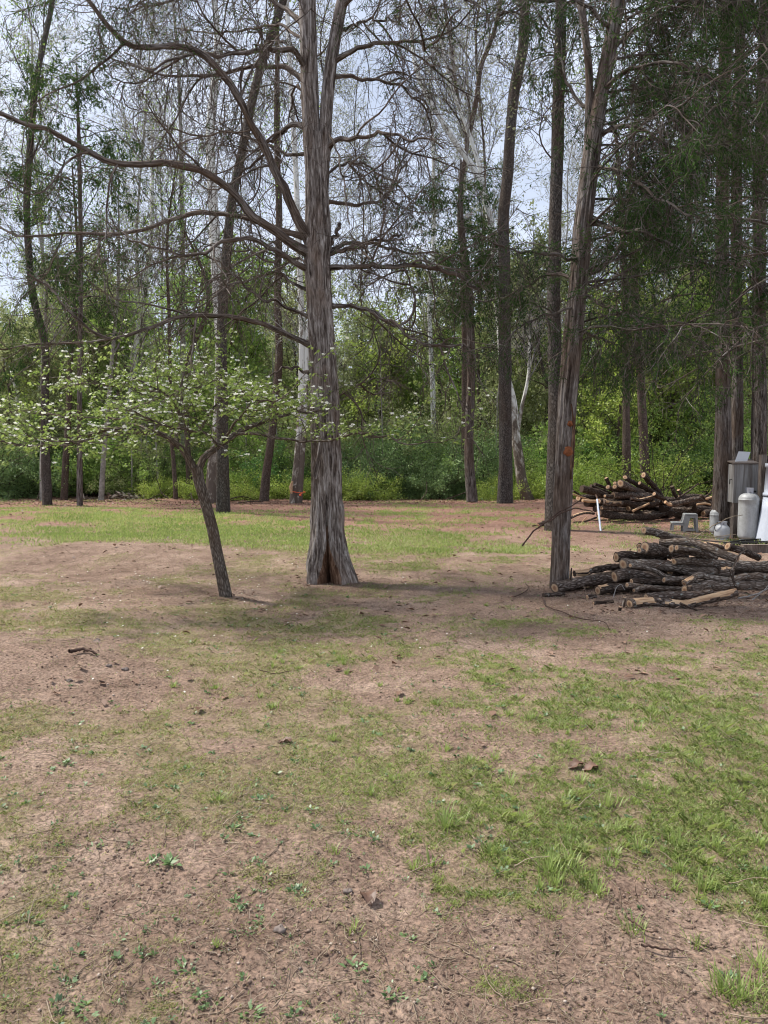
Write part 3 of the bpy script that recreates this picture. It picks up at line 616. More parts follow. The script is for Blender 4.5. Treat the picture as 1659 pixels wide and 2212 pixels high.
# ---- the big cedar with the split, hollow base
def big_cedar():
    Y = 9.85
    base = ground_at(712, Y)
    t = empty('cedar_tree', base, 'big grey cedar with shaggy bark, hollow split base and long bare limbs', 'tree')
    # main trunk: centre px, width px at each image height
    rows = [(1262, 713, 86), (1245, 712, 84), (1215, 710, 78), (1180, 709, 71), (1140, 707, 66), (1080, 707, 62), (980, 706, 59), (880, 702, 55), (780, 698, 52), (700, 694, 50), (620, 689, 49), (560, 687, 52), (530, 688, 54), (480, 687, 50), (400, 685, 46), (330, 683, 44), (290, 681, 44)]
    P = np.array([W(c, y, Y) for y, c, w in rows]); P[0, 2] = base[2] - .06
    rad = np.array([w * .95 / 2 / FPX * Y for y, c, w in rows])
    K, n = 420, 176
    ln0 = np.concatenate([[0], np.cumsum(np.linalg.norm(np.diff(P, axis=0), axis=1))])
    C = resample(P, K); z = np.linspace(0, ln0[-1], K); rad = np.interp(z, ln0, rad)
    a = np.linspace(0, 2 * math.pi, n, endpoint=False)          # 0 = +x, 3pi/2 = towards camera
    A, Z = np.meshgrid(a, z); U = A / (2 * math.pi)
    lobes = .07 * np.cos(2 * (A - .2)) + .05 * np.cos(3 * A + 1 + Z * .25)
    fl = (vnoise(U * 14, Z * .5, 14) - .5) * .16 + (vnoise(U * 40 + 0, Z * 2.2 + 9, 40) - .5) * .10 + (vnoise(U * 88, Z * 7 + 3, 88) - .5) * .09
    strip = np.maximum(vnoise(U * 34, Z * 3.0 + 40, 34) - .62, 0) * .38      # lifted strips
    low = np.exp(-(Z / .42) ** 1.5)
    roots = low * (.16 * np.maximum(np.cos(A - 6.05), 0) ** 6 * 2.2 + .14 * np.maximum(np.cos(A - 3.3), 0) ** 5 + .12 * np.cos(5 * A + .6))
    # seam from the hollow up the face
    ca = 4.74; da = (A - ca + math.pi) % (2 * math.pi) - math.pi
    wd = .42 * ss(.62, .02, Z) ** .8 * .80 + .055 + .02 * np.sin(Z * 9)
    dep = .80 * ss(.62, .10, Z) + .22 * ss(1.5, .4, Z) + .09
    groove = -dep * np.exp(-(np.abs(da / wd)) ** 2.6) * (Z < 3.2) * ss(3.2, 2.2, Z)
    ca2 = 4.28; da2 = (A - ca2 + math.pi) % (2 * math.pi) - math.pi
    groove = groove - .10 * np.exp(-(da2 / .09) ** 2) * ss(2.2, .3, Z)
    rr = rad[:, None] * (1 + lobes + fl + strip + roots + groove)
    V = C[:, None] + rr[..., None] * np.stack([np.cos(a), np.sin(a), 0 * a], -1)[None]
    bk = np.stack([rad[:, None] * np.cos(a), rad[:, None] * np.sin(a), Z], -1)
    i = np.arange(K - 1)[:, None] * n; j = np.arange(n)[None]
    F = np.stack([i + j, i + (j + 1) % n, i + n + (j + 1) % n, i + n + j], -1).reshape(-1, 4)
    inner = (np.exp(-(np.abs(da / (wd * 1.7))) ** 3) * ss(1.15, .3, Z) > .35)
    q = Geo(); q.add(V.reshape(-1, 3), F, bk.reshape(-1, 3), None, 0)
    # two stems above the fork
    for pts, ws, sd in (([(676, 420), (674, 330), (671, 260), (668, 180), (666, 90), (664, 0), (664, -180), (668, -420)], (26, 34, 34, 33, 34, 32, 25, 14), 3),
                        ([(698, 420), (700, 340), (703, 270), (708, 200), (716, 130), (728, 60), (740, 0), (765, -160), (790, -380)], (22, 26, 27, 25, 24, 22, 20, 15, 8), 4)):
        Pp = np.array([W(x, y, Y - .02) for x, y in pts]); trunk_tube(q, Pp, [w / 2 / FPX * Y for w in ws], 56, .10, sd, 170)
    mi = inner[:-1].reshape(-1)
    tr = q.build('trunk', [M['cedar'], M['rotten_shaded']], t, base)
    arr = np.zeros(len(tr.data.polygons), np.int32); arr[:len(mi)] = mi; tr.data.polygons.foreach_set('material_index', arr)
    # bark slab hanging loose on the face
    q = Geo(); sl = px_path([(693, 862 + 80), (688, 975), (682, 1010), (678, 1030)], Y - .315, 12)
    q.tubes(sl, np.linspace(.008, .022, 12), 5, wob=.3); q.tubes(px_path([(696, 960), (690, 1000), (683, 1035)], Y - .31, 8), .012, 5, wob=.3)
    q.build('bark_strip', M['cedar'], t, base)

    limbs = [  # image path with depth offsets, start width px, end width px, foliage
     ([(676, 528, 0), (640, 470, -.2), (600, 385, -.4), (560, 300, -.6), (525, 240, -.8), (490, 175, -.95), (430, 108, -1.1), (350, 100, -1.2), (275, 90, -1.3), (240, 60, -1.35), (185, 0, -1.5), (120, -70, -1.6)], 24, 7),
     ([(672, 548, 0), (655, 540, -.1), (600, 505, -.3), (550, 470, -.5), (500, 410, -.6), (440, 370, -.8), (380, 357, -.9), (300, 355, -1.0), (225, 345, -1.1), (170, 320, -1.2), (100, 285, -1.3), (0, 250, -1.4), (-90, 200, -1.5)], 22, 7),
     ([(670, 516, 0), (600, 495, .3), (520, 470, .6), (440, 462, .9), (380, 475, 1.1), (300, 500, 1.3), (200, 505, 1.5), (130, 505, 1.7), (60, 510, 1.8), (20, 500, 1.9), (-30, 470, 2.0)], 15, 6),
     ([(672, 585, 0), (620, 558, -.2), (580, 535, -.4), (545, 512, -.5), (500, 520, -.6), (440, 545, -.7), (400, 550, -.8), (320, 530, -.9), (270, 520, -1)], 15, 3),
     ([(672, 628, 0), (620, 605, .2), (590, 570, .35), (560, 555, .5), (520, 520, .6), (480, 500, .7)], 9, 3),
     ([(670, 686, 0), (600, 655, -.2), (560, 640, -.3), (520, 610, -.4), (490, 580, -.5), (450, 555, -.6), (420, 525, -.7)], 9, 3),
     ([(672, 746, 0), (600, 715, -.3), (560, 700, -.45), (520, 690, -.6), (470, 680, -.75), (430, 677, -.9), (390, 685, -1.0), (350, 700, -1.1), (300, 720, -1.2), (240, 732, -1.3), (200, 715, -1.4), (170, 690, -1.5), (120, 640, -1.6), (60, 590, -1.7)], 14, 4),
     ([(675, 810, 0), (640, 797, -.15), (600, 800, -.2), (575, 812, -.25)], 9, 3),
     ([(662, 175, 0), (610, 145, .2), (560, 140, .35), (500, 150, .5), (440, 160, .7), (380, 165, .85), (330, 155, 1.0), (270, 120, 1.2)], 14, 3),
     ([(664, 150, 0), (630, 108, -.3), (590, 107, -.5), (540, 118, -.7), (480, 120, -.9), (430, 115, -1.1), (380, 125, -1.3), (320, 150, -1.5)], 15, 4),
     ([(664, 275, 0), (625, 272, .2), (600, 292, .35), (575, 315, .45), (555, 345, .55), (530, 370, .6), (500, 385, .7)], 15, 3),
     ([(662, 60, 0), (620, 20, .3), (560, -10, .6), (480, -30, .9), (380, 0, 1.2), (280, 25, 1.5)], 14, 4),
     ([(660, 10, 0), (600, -60, -.3), (500, -110, -.6), (380, -120, -.9), (260, -80, -1.2), (160, -20, -1.5)], 14, 4),
     ([(664, 230, 0), (640, 190, .5), (628, 230, .8), (620, 290, 1.0)], 9, 3),
     ([(706, 548, 0), (720, 520, 0), (736, 484, 0)], 10, 8),
     ([(705, 550, 0), (760, 538, -.2), (800, 525, -.3), (860, 510, -.5)], 12, 5),
     ([(705, 545, 0), (740, 530, .2), (775, 522, .35), (830, 535, .6), (880, 546, .8), (930, 545, 1.0), (980, 560, 1.2)], 12, 3),
     ([(706, 579, 0), (770, 575, -.2), (850, 572, -.4), (900, 575, -.5), (950, 583, -.6), (1000, 600, -.7), (1045, 635, -.8)], 13, 8),
     ([(714, 661, 0), (770, 662, -.2), (810, 675, -.35), (850, 700, -.5), (880, 720, -.6), (920, 740, -.7), (960, 745, -.8), (1000, 745, -.9), (1030, 765, -1)], 11, 4),
     ([(812, 676, -.35), (850, 703, -.3), (882, 690, -.2), (898, 660, -.1), (890, 610, .1), (870, 560, .3), (850, 520, .5)], 7, 3),
     ([(705, 435, 0), (740, 437, .2), (790, 440, .4), (830, 428, .6), (860, 385, .8), (880, 350, 1), (930, 300, 1.2)], 10, 3),
     ([(706, 322, 0), (730, 300, -.2), (760, 303, -.35), (800, 290, -.5), (850, 290, -.7), (890, 300, -.9), (920, 295, -1.0), (960, 320, -1.1)], 13, 3),
     ([(722, 165, 0), (780, 167, .2), (840, 178, .4), (880, 195, .6), (920, 240, .8), (935, 285, 1.0)], 10, 3),
     ([(724, 130, 0), (790, 100, -.3), (850, 90, -.5), (900, 92, -.7), (930, 105, -.9), (960, 70, -1.1), (990, 20, -1.3)], 12, 3),
     ([(730, 70, 0), (780, 50, .4), (830, 40, .7), (880, 60, 1.0)], 8, 3),
     ([(735, 20, 0), (790, -30, -.3), (860, -50, -.6), (960, -20, -.9), (1050, 30, -1.2)], 10, 3),
     ([(708, 870, 0), (740, 850, .3), (780, 830, .5), (830, 815, .8)], 4, 2),
     ([(700, 250, 0), (740, 380, -.6), (760, 480, -.8)], 5, 3),
     ([(666, -40, 0), (700, -120, -.7), (820, -160, -1.2), (960, -120, -1.6)], 10, 3),
     ([(690, 600, .1), (640, 560, .9), (560, 600, 1.6), (470, 620, 2.2)], 8, 3),
     ([(700, 380, .1), (760, 350, .9), (830, 380, 1.6), (900, 440, 2.2)], 8, 3),
     ([(680, 330, .1), (610, 330, .8), (520, 290, 1.5), (430, 300, 2.2), (340, 340, 2.8)], 10, 3),
     ([(680, 100, .1), (600, 60, .8), (480, 70, 1.5), (380, 60, 2.2)], 9, 3)]
    crown = Geo()
    def lp(m):
        px, py = to_px(m[:, 0], m[:, 1], m[:, 2])
        v = .10 + .85 * ss(330, 120, px) * ss(330, 60, py) + .30 * ss(330, 60, px) + .55 * ss(880, 1010, px) * ss(480, 560, py) + .16 * ss(240, 40, py)
        return v * (py < 800)
    for k, (pts, w0, w1) in enumerate(limbs):
        P = px_path(pts, Y, 34); L = np.linalg.norm(np.diff(P, axis=0), axis=1).sum()
        P = P + np.stack([fbm(np.arange(34) * .35 + k * 9, 0 * np.arange(34) + 1, 2), fbm(np.arange(34) * .35 + k * 5, 0 * np.arange(34) + 70, 2), fbm(np.arange(34) * .4 + k * 7, 0 * np.arange(34) + 9, 2)], 1) * .055 * ss(0, 8, np.arange(34))[:, None]
        q = Geo(); r0, r1 = w0 / 2 / FPX * Y, w1 / 2 / FPX * Y
        r = taper(1, 34, r0, r1, .8)[0]; r[:3] *= (1.45, 1.2, 1.05)
        q.tubes(P, r[None] * .9, 9, wob=.16, seed=k)
        if k not in (14, 27):
            n2 = max(4, int(L * 7.5)); 
            if L > .8:
                cedar_twigs(P[None], r, 300 + k * 20, q, crown, n2, (.35, 1.35 if L > 2 else .7), 8, (.15, .60), (-.05, -.02) if k % 3 else (-.20, .10), lp, 11, .05, .009, 1.0, 1.1)
                # a few heavier side boughs
                p, tt, s, _ = spawn(P[None], 3, .25, .8, 900 + k); d = fork(tt, .9, 901 + k, -.1)
                S2 = wander(p, d, .9 + .7 * rs(902 + k).random(3), 12, (-.10, .14), .17, 903 + k)
                q.tubes(S2, taper(3, 12, .014, .005), 6, seed=904 + k)
                cedar_twigs(S2, None, 4000 + k * 20, q, crown, 8, (.3, .7), 6, (.15, .45), (-.12, .02), lp, 11, .05, .009)
        q.build('branch', M['cedar_limb'], t, base)
    crown.build('crown', M['cedar_leaf'], t, base)
big_cedar()

def clumps(f, top):
    return lambda m: top * ss(-.10, .10, fbm(m[:, 0] * f + m[:, 1] * f * .6 + 20, m[:, 2] * f * 1.3 + m[:, 1] * f * .4, 3))
# ---- generic conifer crown and the standing cedars on the right
def cedar_crown(t, base, hub, hs, reach, seed, az=None, n2=12, droop=(-.03, -.05), leaf_p=.9, n4=18, lsz=.07, lw=.014, r0=.022, rise=.15, bark='cedar_far', up0=None, n3=7):
    """limbs leave the trunk line hub(z) at heights hs; reach = (min,max) length"""
    g = rs(seed); n = len(hs)
    p0 = np.array([hub(z) for z in hs]); a = az(n) if az else g.random(n) * 6.283
    d = np.stack([np.cos(a), np.sin(a), rise + .35 * g.random(n)], 1)
    L = reach[0] + (reach[1] - reach[0]) * g.random(n)
    P = wander(p0, d, L, 16, droop, .12, seed + 1)
    q = Geo(); c = Geo(); q.tubes(P, taper(n, 16, r0 * (L / L.max()) ** .7, r0 * .2), 6, wob=.1, seed=seed)
    cedar_twigs(P, None, seed + 5, q, c, n2, (.4, 1.15), n3, (.18, .5), (-.14, -.04), leaf_p, n4, lsz, lw, 1.0, 1.0, s0=.12)
    q.build('branches', M[bark], t, base); c.build('crown', M['cedar_leaf'], t, base)

def right_cedar():
    Y = 9.25; base = ground_at(1208, Y)
    t = empty('cedar_tree', base, 'leaning grey cedar trunk rising beside the near log pile under a dark crown', 'tree')
    rows = [(1283, 1207, 46), (1250, 1209, 43), (1150, 1213, 41), (1000, 1220, 42), (900, 1224, 41), (750, 1236, 40), (600, 1250, 39), (480, 1260, 38), (400, 1269, 34), (250, 1290, 30), (120, 1314, 27), (0, 1335, 24), (-200, 1360, 18), (-500, 1390, 9)]
    P = np.array([W(c, y, Y) for y, c, w in rows]); P[0, 2] = base[2] - .05
    q = Geo(); trunk_tube(q, P, [w * .96 / 2 / FPX * Y for y, c, w in rows], 120, .13, 11, 520, .07)
    P2 = np.array([W(x, y, Y + .02) for x, y in ((1262, 520), (1264, 440), (1268, 360), (1272, 260), (1272, 150), (1262, 60), (1254, 0), (1250, -150), (1252, -350))])
    trunk_tube(q, P2, [w / 2 / FPX * Y for w in (18, 18, 17, 16, 15, 14, 13, 10, 5)], 40, .08, 12, 160)
    q.build('trunk', M['cedar_lean_shaded'], t, base)
    q = Geo(); q.tubes(px_path([(1234, 872), (1238, 905), (1236, 960), (1233, 1005), (1234, 1035)], Y - .10, 20), np.linspace(.012, .014, 20), 5, wob=.5)
    q.tubes(px_path([(1238, 855), (1241, 930), (1237, 1010)], Y - .07, 14), .010, 5, wob=.5)
    q.build('bark_strip', M['rotten_shaded'], t, base)
    bm = mat_plain('red_brown_wood', (.30, .11, .05), .9, .1, .3, 30)
    for x, y, w in ((1228, 975, 10), (1232, 915, 6)):
        q = Geo(); c = W(x, y, Y - .118); q.lathe([(0.0, .01), (.6, .008), (1, -.01)], (0, 0, 0), 14)
        V = q.V[-1]; s_ = w / FPX * Y; V2 = np.stack([V[:, 0] * s_ * (1 + .3 * np.sin(V[:, 1] * 9)), V[:, 2] * -1, V[:, 1] * s_ * 1.1], 1) + c; q.V[-1] = V2; q.build('bark_scar', bm, t, base)
    # a few long named limbs
    limbs = [([(1266, 560, 0), (1220, 555, -.2), (1150, 545, -.4), (1100, 540, -.6), (1060, 520, -.8)], 9, 3),
             ([(1290, 300, 0), (1340, 270, -.2), (1380, 280, -.4), (1420, 300, -.6), (1500, 330, -1)], 11, 3),
             ([(1275, 480, 0), (1320, 495, -.3), (1380, 500, -.6), (1460, 540, -1.0), (1540, 580, -1.4)], 12, 3),
             ([(1262, 590, 0), (1310, 570, .3), (1345, 520, .6), (1360, 440, .9), (1400, 380, 1.2)], 12, 4),
             ([(1240, 600, 0), (1190, 590, .3), (1130, 620, .6), (1060, 650, .9), (1010, 640, 1.1)], 8, 3),
             ([(1252, 640, 0), (1320, 660, -.4), (1400, 700, -.8), (1480, 720, -1.2)], 9, 3),
             ([(1292, 250, 0), (1250, 215, .3), (1225, 180, .5), (1205, 120, .7), (1150, 130, .9)], 10, 3),
             ([(1300, 200, 0), (1360, 150, -.4), (1450, 140, -.8), (1560, 180, -1.3)], 10, 3),
             ([(1312, 120, 0), (1380, 60, .3), (1470, 20, .7), (1600, 30, 1.1)], 10, 3),
             ([(1320, 60, 0), (1260, 10, -.3), (1180, 0, -.6), (1080, 30, -.9)], 9, 3),
             ([(1282, 360, 0), (1350, 380, -.6), (1440, 440, -1.2), (1520, 470, -1.6)], 9, 3),
             ([(1245, 720, 0), (1300, 730, .5), (1370, 770, 1.0)], 7, 3),
             ([(1250, 660, 0), (1180, 680, -.3), (1110, 720, -.5), (1080, 760, -.6)], 6, 2)]
    crown = Geo()
    def lp(m):
        px, py = to_px(m[:, 0], m[:, 1], m[:, 2])
        return (.55 + .45 * ss(1180, 1330, px)) * ss(930, 800, py)
    for k, (pts, w0, w1) in enumerate(limbs):
        P = px_path(pts, Y, 24); q = Geo(); L = np.linalg.norm(np.diff(P, axis=0), axis=1).sum()
        P[:, 2] += fbm(np.arange(24) * .4, 0 * np.arange(24) + k * 3, 2) * .06
        r = taper(1, 24, w0 / 2 / FPX * Y, w1 / 2 / FPX * Y)[0]; r[:2] *= 1.3
        q.tubes(P, r[None], 8, wob=.1, seed=k)
        cedar_twigs(P[None], None, 7000 + k * 20, q, crown, int(L * 11) + 4, (.3, .95), 7, (.15, .45), (-.16, -.02), lp, 15, .05, .010)
        q.build('branch', M['cedar_far'], t, base)
    crown.build('crown', M['cedar_leaf'], t, base)
    g = rs(77)
    hub = lambda z: np.array([np.interp(z, P_z, P_x), Y, z])
    Pc = resample(np.array([W(c, y, Y) for y, c, w in rows]), 60); P_z, P_x = Pc[:, 2], Pc[:, 0]
    cedar_crown(t, base, hub, np.linspace(2.9, 10.5, 64), (1.0, 3.2), 501, az=lambda n: (rs(5).normal(size=n) * .85 + .05), n2=14, leaf_p=clumps(1.5, .95), n4=21, lsz=.05, lw=.011, r0=.018)
right_cedar()

def straight_cedar(pxs, Y, base_px, label, seed, hlo, hhi, nl, reach, wpx, extra=None, leaf_p=.9, az=None, group=None, bark='cedar_far', **kw):
    base = ground_at(base_px, Y); t = empty('cedar_tree', base, label, 'tree', group)
    P = np.array([W(x, y, Y) for x, y in pxs]); P = np.concatenate([[base - (0, 0, .05)], P])
    top = P[-1] + np.array([0, 0, max(1.0, hhi + .6 - P[-1, 2])]); P = np.concatenate([P, [top]])
    n = len(P); rr = np.linspace(1, .72, n); rr[0] = 1.25; rr[-1] = .22
    q = Geo(); trunk_tube(q, P, wpx / 2 / FPX * Y * rr, 40, .10, seed, 150); q.build('trunk', M[bark], t, base)
    Pc = resample(P, 60)
    hub = lambda z: np.array([np.interp(z, Pc[:, 2], Pc[:, 0]), Y, z])
    cedar_crown(t, base, hub, np.linspace(hlo, hhi, nl), reach, seed * 13, leaf_p=leaf_p, az=az, **kw)
    return t
straight_cedar([(1561, 1000), (1562, 800), (1560, 500)], 15.9, 1560, 'stout grey cedar standing behind the white gas cylinders', 21, 3.3, 15, 96, (1.8, 4.9), 31, n2=12, n4=19, lsz=.085, lw=.020, r0=.026, leaf_p=clumps(.9, .95))
straight_cedar([(1590, 1000), (1593, 800), (1590, 500)], 16.6, 1588, 'darker reddish cedar just behind the stout grey one at the metal box', 22, 4.6, 15, 30, (1.4, 3.8), 24, n2=11, n4=17, lsz=.09, lw=.021, r0=.03, leaf_p=clumps(.9, .9))
straight_cedar([(1640, 900), (1640, 700), (1640, 500)], 16.4, 1638, 'dark cedar trunk at the edge of the photo behind the white tank', 23, 4.0, 14, 34, (1.6, 3.6), 29, n2=11, n4=17, lsz=.09, lw=.021, r0=.03, leaf_p=clumps(.9, .9))
straight_cedar([(1740, 900), (1745, 500)], 11.5, 1735, 'cedar at the far right whose dark boughs hang over the white tank', 24, 3.3, 11.5, 36, (1.4, 3.4), 34, az=lambda n: rs(9).normal(size=n) * .8 + 3.14, n2=11, n4=18, lsz=.065, lw=.014, r0=.024, leaf_p=clumps(1.2, .9))
straight_cedar([(172, 1000), (172, 800), (175, 600), (170, 300)], 24.5, 171, 'slim dark cedar left of the pale trunk with brown drooping boughs', 25, 5.2, 13, 30, (1.6, 3.3), 11, leaf_p=.8, n2=10, n4=11, lsz=.12, lw=.03, r0=.026)
straight_cedar([(1014, 1000), (1018, 800), (1010, 600), (995, 480)], 25.5, 1020, 'thin cedar in front of the thicket with dark tufts halfway up', 26, 6.0, 10.5, 24, (1.2, 2.6), 20, leaf_p=.8, n2=9, n4=12, lsz=.12, lw=.03, r0=.026)

# ---- flowering dogwood
def dogwood():
    Y = 8.95; base = ground_at(487, Y)
    t = empty('dogwood_tree', base, 'small forked tree with white blossom in flat green tiers', 'tree')
    q = Geo()
    P = px_path([(489, 1286), (478, 1240), (468, 1190), (458, 1140), (446, 1095), (437, 1065), (430, 1040), (425, 1010)], Y); P[0, 2] = base[2] - .04
    trunk_tube(q, P, np.array([14.5, 13.5, 12.6, 12.4, 12.2, 12, 11.8, 12.5]) / FPX * Y, 56, .10, 31, 200, .10)
    q.build('trunk', M['dogwood'], t, base)
    mains = [([(424, 1022, 0), (408, 990, -.02), (392, 968, -.05), (370, 948, -.1), (345, 938, -.15), (310, 934, -.2), (270, 928, -.3), (230, 929, -.35), (175, 944, -.4), (115, 962, -.5), (50, 962, -.6), (-20, 955, -.7)], 17, 4),
             ([(380, 962, -.05), (382, 940, .1), (390, 915, .25), (385, 880, .4), (400, 850, .6), (430, 830, .8)], 12, 4),
             ([(427, 1022, 0), (440, 990, .03), (460, 970, .08), (480, 955, .1), (510, 938, .15), (540, 920, .2), (580, 905, .3), (630, 893, .5), (690, 885, .7)], 17, 6),
             ([(512, 938, .15), (540, 935, 0), (590, 946, -.15), (650, 951, -.3), (715, 949, -.45), (760, 939, -.5), (800, 944, -.6), (840, 938, -.7), (862, 955, -.75), (930, 950, -.8)], 7, 2.5),
             ([(430, 930, .8), (470, 870, .9), (500, 855, 1.1), (560, 830, 1.4)], 8, 3),
             ([(340, 938, -.1), (290, 915, .3), (240, 905, .7), (160, 900, 1.0), (60, 890, 1.3)], 7, 2),
             ([(300, 933, -.2), (240, 940, -.7), (160, 955, -1.1), (60, 940, -1.4)], 6, 2),
             ([(470, 962, .1), (440, 935, -.4), (380, 925, -.8), (320, 905, -1.2), (250, 880, -1.5)], 7, 2),
             ([(480, 955, .1), (520, 900, -.4), (560, 870, -.9), (620, 860, -1.3)], 7, 2),
             ([(405, 860, .5), (340, 845, .6), (270, 835, .7), (200, 830, .7), (120, 840, .8)], 7, 2),
             ([(390, 900, .3), (370, 860, -.1), (345, 845, -.4), (310, 825, -.6), (280, 812, -.6)], 6, 2),
             ([(420, 850, .7), (440, 830, .6), (430, 815, .6), (400, 805, .5)], 6, 2)]
    tw = Geo(); B1 = []
    for k, (pts, w0, w1) in enumerate(mains):
        P = px_path(pts, Y, 22); P[:, 2] += fbm(np.arange(22) * .5, 0 * np.arange(22) + k * 9, 2) * .04 * ss(0, 6, np.arange(22))
        r = taper(1, 22, w0 / 2 / FPX * Y, w1 / 2 / FPX * Y, .7)[0]; q = Geo(); q.tubes(P, r[None], 9, wob=.12, seed=k)
        q.build('limb', M['dogwood'], t, base); B1.append(P)
    B1 = np.array(B1)
    p, tt, s, _ = spawn(B1, 9, .22, 1, 61); N = len(p); g = rs(62); a = g.random(N) * 6.283
    d = unit(.55 * tt * [1, 1, .2] + np.stack([np.cos(a), np.sin(a), .02 + .20 * g.random(N)], 1))
    S2 = wander(p, d, .45 + .7 * g.random(N), 9, (.03, -.01), .16, 63); tw.tubes(S2, taper(N, 9, .006, .002), 4, seed=64)
    p, tt, s, _ = spawn(S2, 8, .1, 1, 65); N3 = len(p); a = g.random(N3) * 6.283
    d = unit(.6 * tt * [1, 1, .3] + np.stack([np.cos(a), np.sin(a), .15 + .1 * a * 0], 1))
    S3 = wander(p, d, .12 + .28 * g.random(N3), 5, (.03, .05), .2, 66); tw.tubes(S3, taper(N3, 5, .0022, .0012), 3, seed=67)
    tw.build('twigs', M['dogwood'], t, base)
    # leaves in pairs at twig ends, drooping a little
    lf = Geo(); E = np.concatenate([S3[:, -1], S3[:, 2], S2[:, -1]]); n = len(E); m = 9; a = g.random(n * m) * 6.283
    c = np.repeat(E, m, 0) + g.normal(size=(n * m, 3)) * [.025, .025, .012]
    D = np.stack([np.cos(a), np.sin(a), -.25 - .8 * g.random(n * m)], 1)
    k = g.random(n * m) < .50
    lf.leaves(c[k], D[k], .035 + .030 * g.random(k.sum()), .024 + .012 * g.random(k.sum()), 68, .85, fold=.06)
    lf.build('leaves', M['dog_leaf'], t, base)
    fl = Geo(); k = g.random(len(E)) < .42; C = E[k] + [0, 0, .022]; n = len(C); px, py = to_px(C[:, 0], C[:, 1], C[:, 2])
    k = g.random(n) < np.where(py < 960, .95, .4); C = C[k]; n = len(C); a = np.repeat(g.random(n) * 6.283, 4) + np.tile(np.arange(4) * math.pi / 2, n)
    D = np.stack([np.cos(a), np.sin(a), .35 + .45 * g.random(4 * n)], 1)
    fl.leaves(np.repeat(C, 4, 0), D, .024 + .012 * g.random(4 * n), .026, 69, .5, fold=.08)
    fl.build('blossom', M['petal'], t, base)
dogwood()

# ---- deciduous trees placed one by one: path in image, distance, width, bark, crown
def broadleaf(pts, Y, w, bark, label, seed, name='tree', n1=14, s0=.35, L1=(1.5, 3.5), up=.35, n2=7, L2=(.6, 1.4), n3=5, L3=(.3, .7), nl=4, leafm='bud', ls=.06, ext=9, group=None, spread=.75, ivy=0, wr=1.0, lp=1.0, w1=.45, spurs=()):
    base = ground_at(pts[0][0], Y); t = empty(name, base, label, 'tree', group)
    P = np.array([W(x, y, Y) for x, y in pts]); P[0, 2] = base[2] - .05
    if ext:
        d = unit(P[-1] - P[-2]); d = unit(d + [0, 0, .6]); P = np.concatenate([P, P[-1] + d * np.array([[.45], [1.0]]) * ext + rs(seed).normal(size=(2, 3)) * [.3, .3, 0]])
    n = len(P); L = np.concatenate([[0], np.cumsum(np.linalg.norm(np.diff(P, axis=0), axis=1))]); L /= L[-1]
    rr = (1 - (1 - w1 * .5) * L ** 1.1); rr[0] *= 1.2
    q = Geo(); trunk_tube(q, P, w / 2 / FPX * Y * rr, 28, .12, seed, 110, .06)
    for sp in spurs:
        Pp = px_path(sp[0], Y); trunk_tube(q, Pp, np.linspace(sp[1], sp[2], len(Pp)) / 2 / FPX * Y, 16, .1, seed + 5, 40)
    q.build('trunk', M[bark], t, base)
    if not n1: return t
    C = resample(P, 50)[None]; g = rs(seed + 1)
    if spurs: C = np.concatenate([C] + [resample(px_path(sp[0], Y), 50)[None] for sp in spurs])
    p, tt, s, _ = spawn(C, n1, s0, .99, seed + 2); N = len(p)
    d = fork(tt, spread, seed + 3, up); L = (L1[0] + (L1[1] - L1[0]) * g.random(N)) * (1.15 - .6 * s)
    wd = Geo(); A = wander(p, d, L, 10, (.10, .02), .18, seed + 4); wd.tubes(A, taper(N, 10, .035 * wr * L / L1[1], .010 * wr), 5, seed=seed)
    p, tt, s, _ = spawn(A, n2, .15, 1, seed + 5); N = len(p); d = fork(tt, .7, seed + 6, .15)
    B = wander(p, d, L2[0] + (L2[1] - L2[0]) * g.random(N), 7, (.05, 0), .22, seed + 7); wd.tubes(B, taper(N, 7, .012 * wr, .006 * wr), 3, seed=seed + 1)
    p, tt, s, _ = spawn(B, n3, .15, 1, seed + 8); N = len(p); d = fork(tt, .7, seed + 9, .1)
    Cc = wander(p, d, L3[0] + (L3[1] - L3[0]) * g.random(N), 4, (0, -.05), .25, seed + 10); wd.tubes(Cc, taper(N, 4, .0065 * wr, .0045 * wr), 3, seed=seed + 2)
    wd.build('branches', M['grey_twig'] if bark in ('sycamore', 'pale_bark') else M['twig'], t, base)
    p, tt, s, _ = spawn(Cc, nl, .1, 1, seed + 11); k = g.random(len(p)) < lp; p, tt = p[k], tt[k]
    lf = Geo(); lf.leaves(p + g.normal(size=p.shape) * ls * .6, tt + g.normal(size=tt.shape) * .7, ls * (.6 + .8 * g.random(len(p))), ls * .65, seed + 12, .3)
    if ivy:
        m = ivy; f = g.random(m); Pc = resample(P, 60); ix = (f * 30).astype(int); a = g.random(m) * 6.283
        lf.leaves(Pc[ix] + np.stack([np.cos(a), np.sin(a), g.random(m)], 1) * .22, g.normal(size=(m, 3)), .09, .07, seed + 13, .3)
    lf.build('crown', M[leafm], t, base)
    return t
B = broadleaf
B([(482, 1118), (481, 1050), (480, 900), (479, 700), (488, 570), (500, 440), (520, 340), (543, 230), (562, 150), (592, 60), (618, -20)], 20.0, 25, 'oak', 'straight dark furrowed trunk behind the flowering tree, bending right higher up', 101, n1=14, s0=.5, L1=(1.5, 3.5), nl=4, n2=8, n3=6, w1=.2)
B([(102, 1091), (99, 1000), (97, 850), (96, 740), (72, 640), (62, 550), (58, 430), (64, 330), (75, 200)], 25, 18, 'oak', 'dark trunk with flared brown foot nearest the left edge of the clearing', 102, n1=16, s0=.3, nl=5, leafm='spring', ls=.08, n2=8, w1=.12)
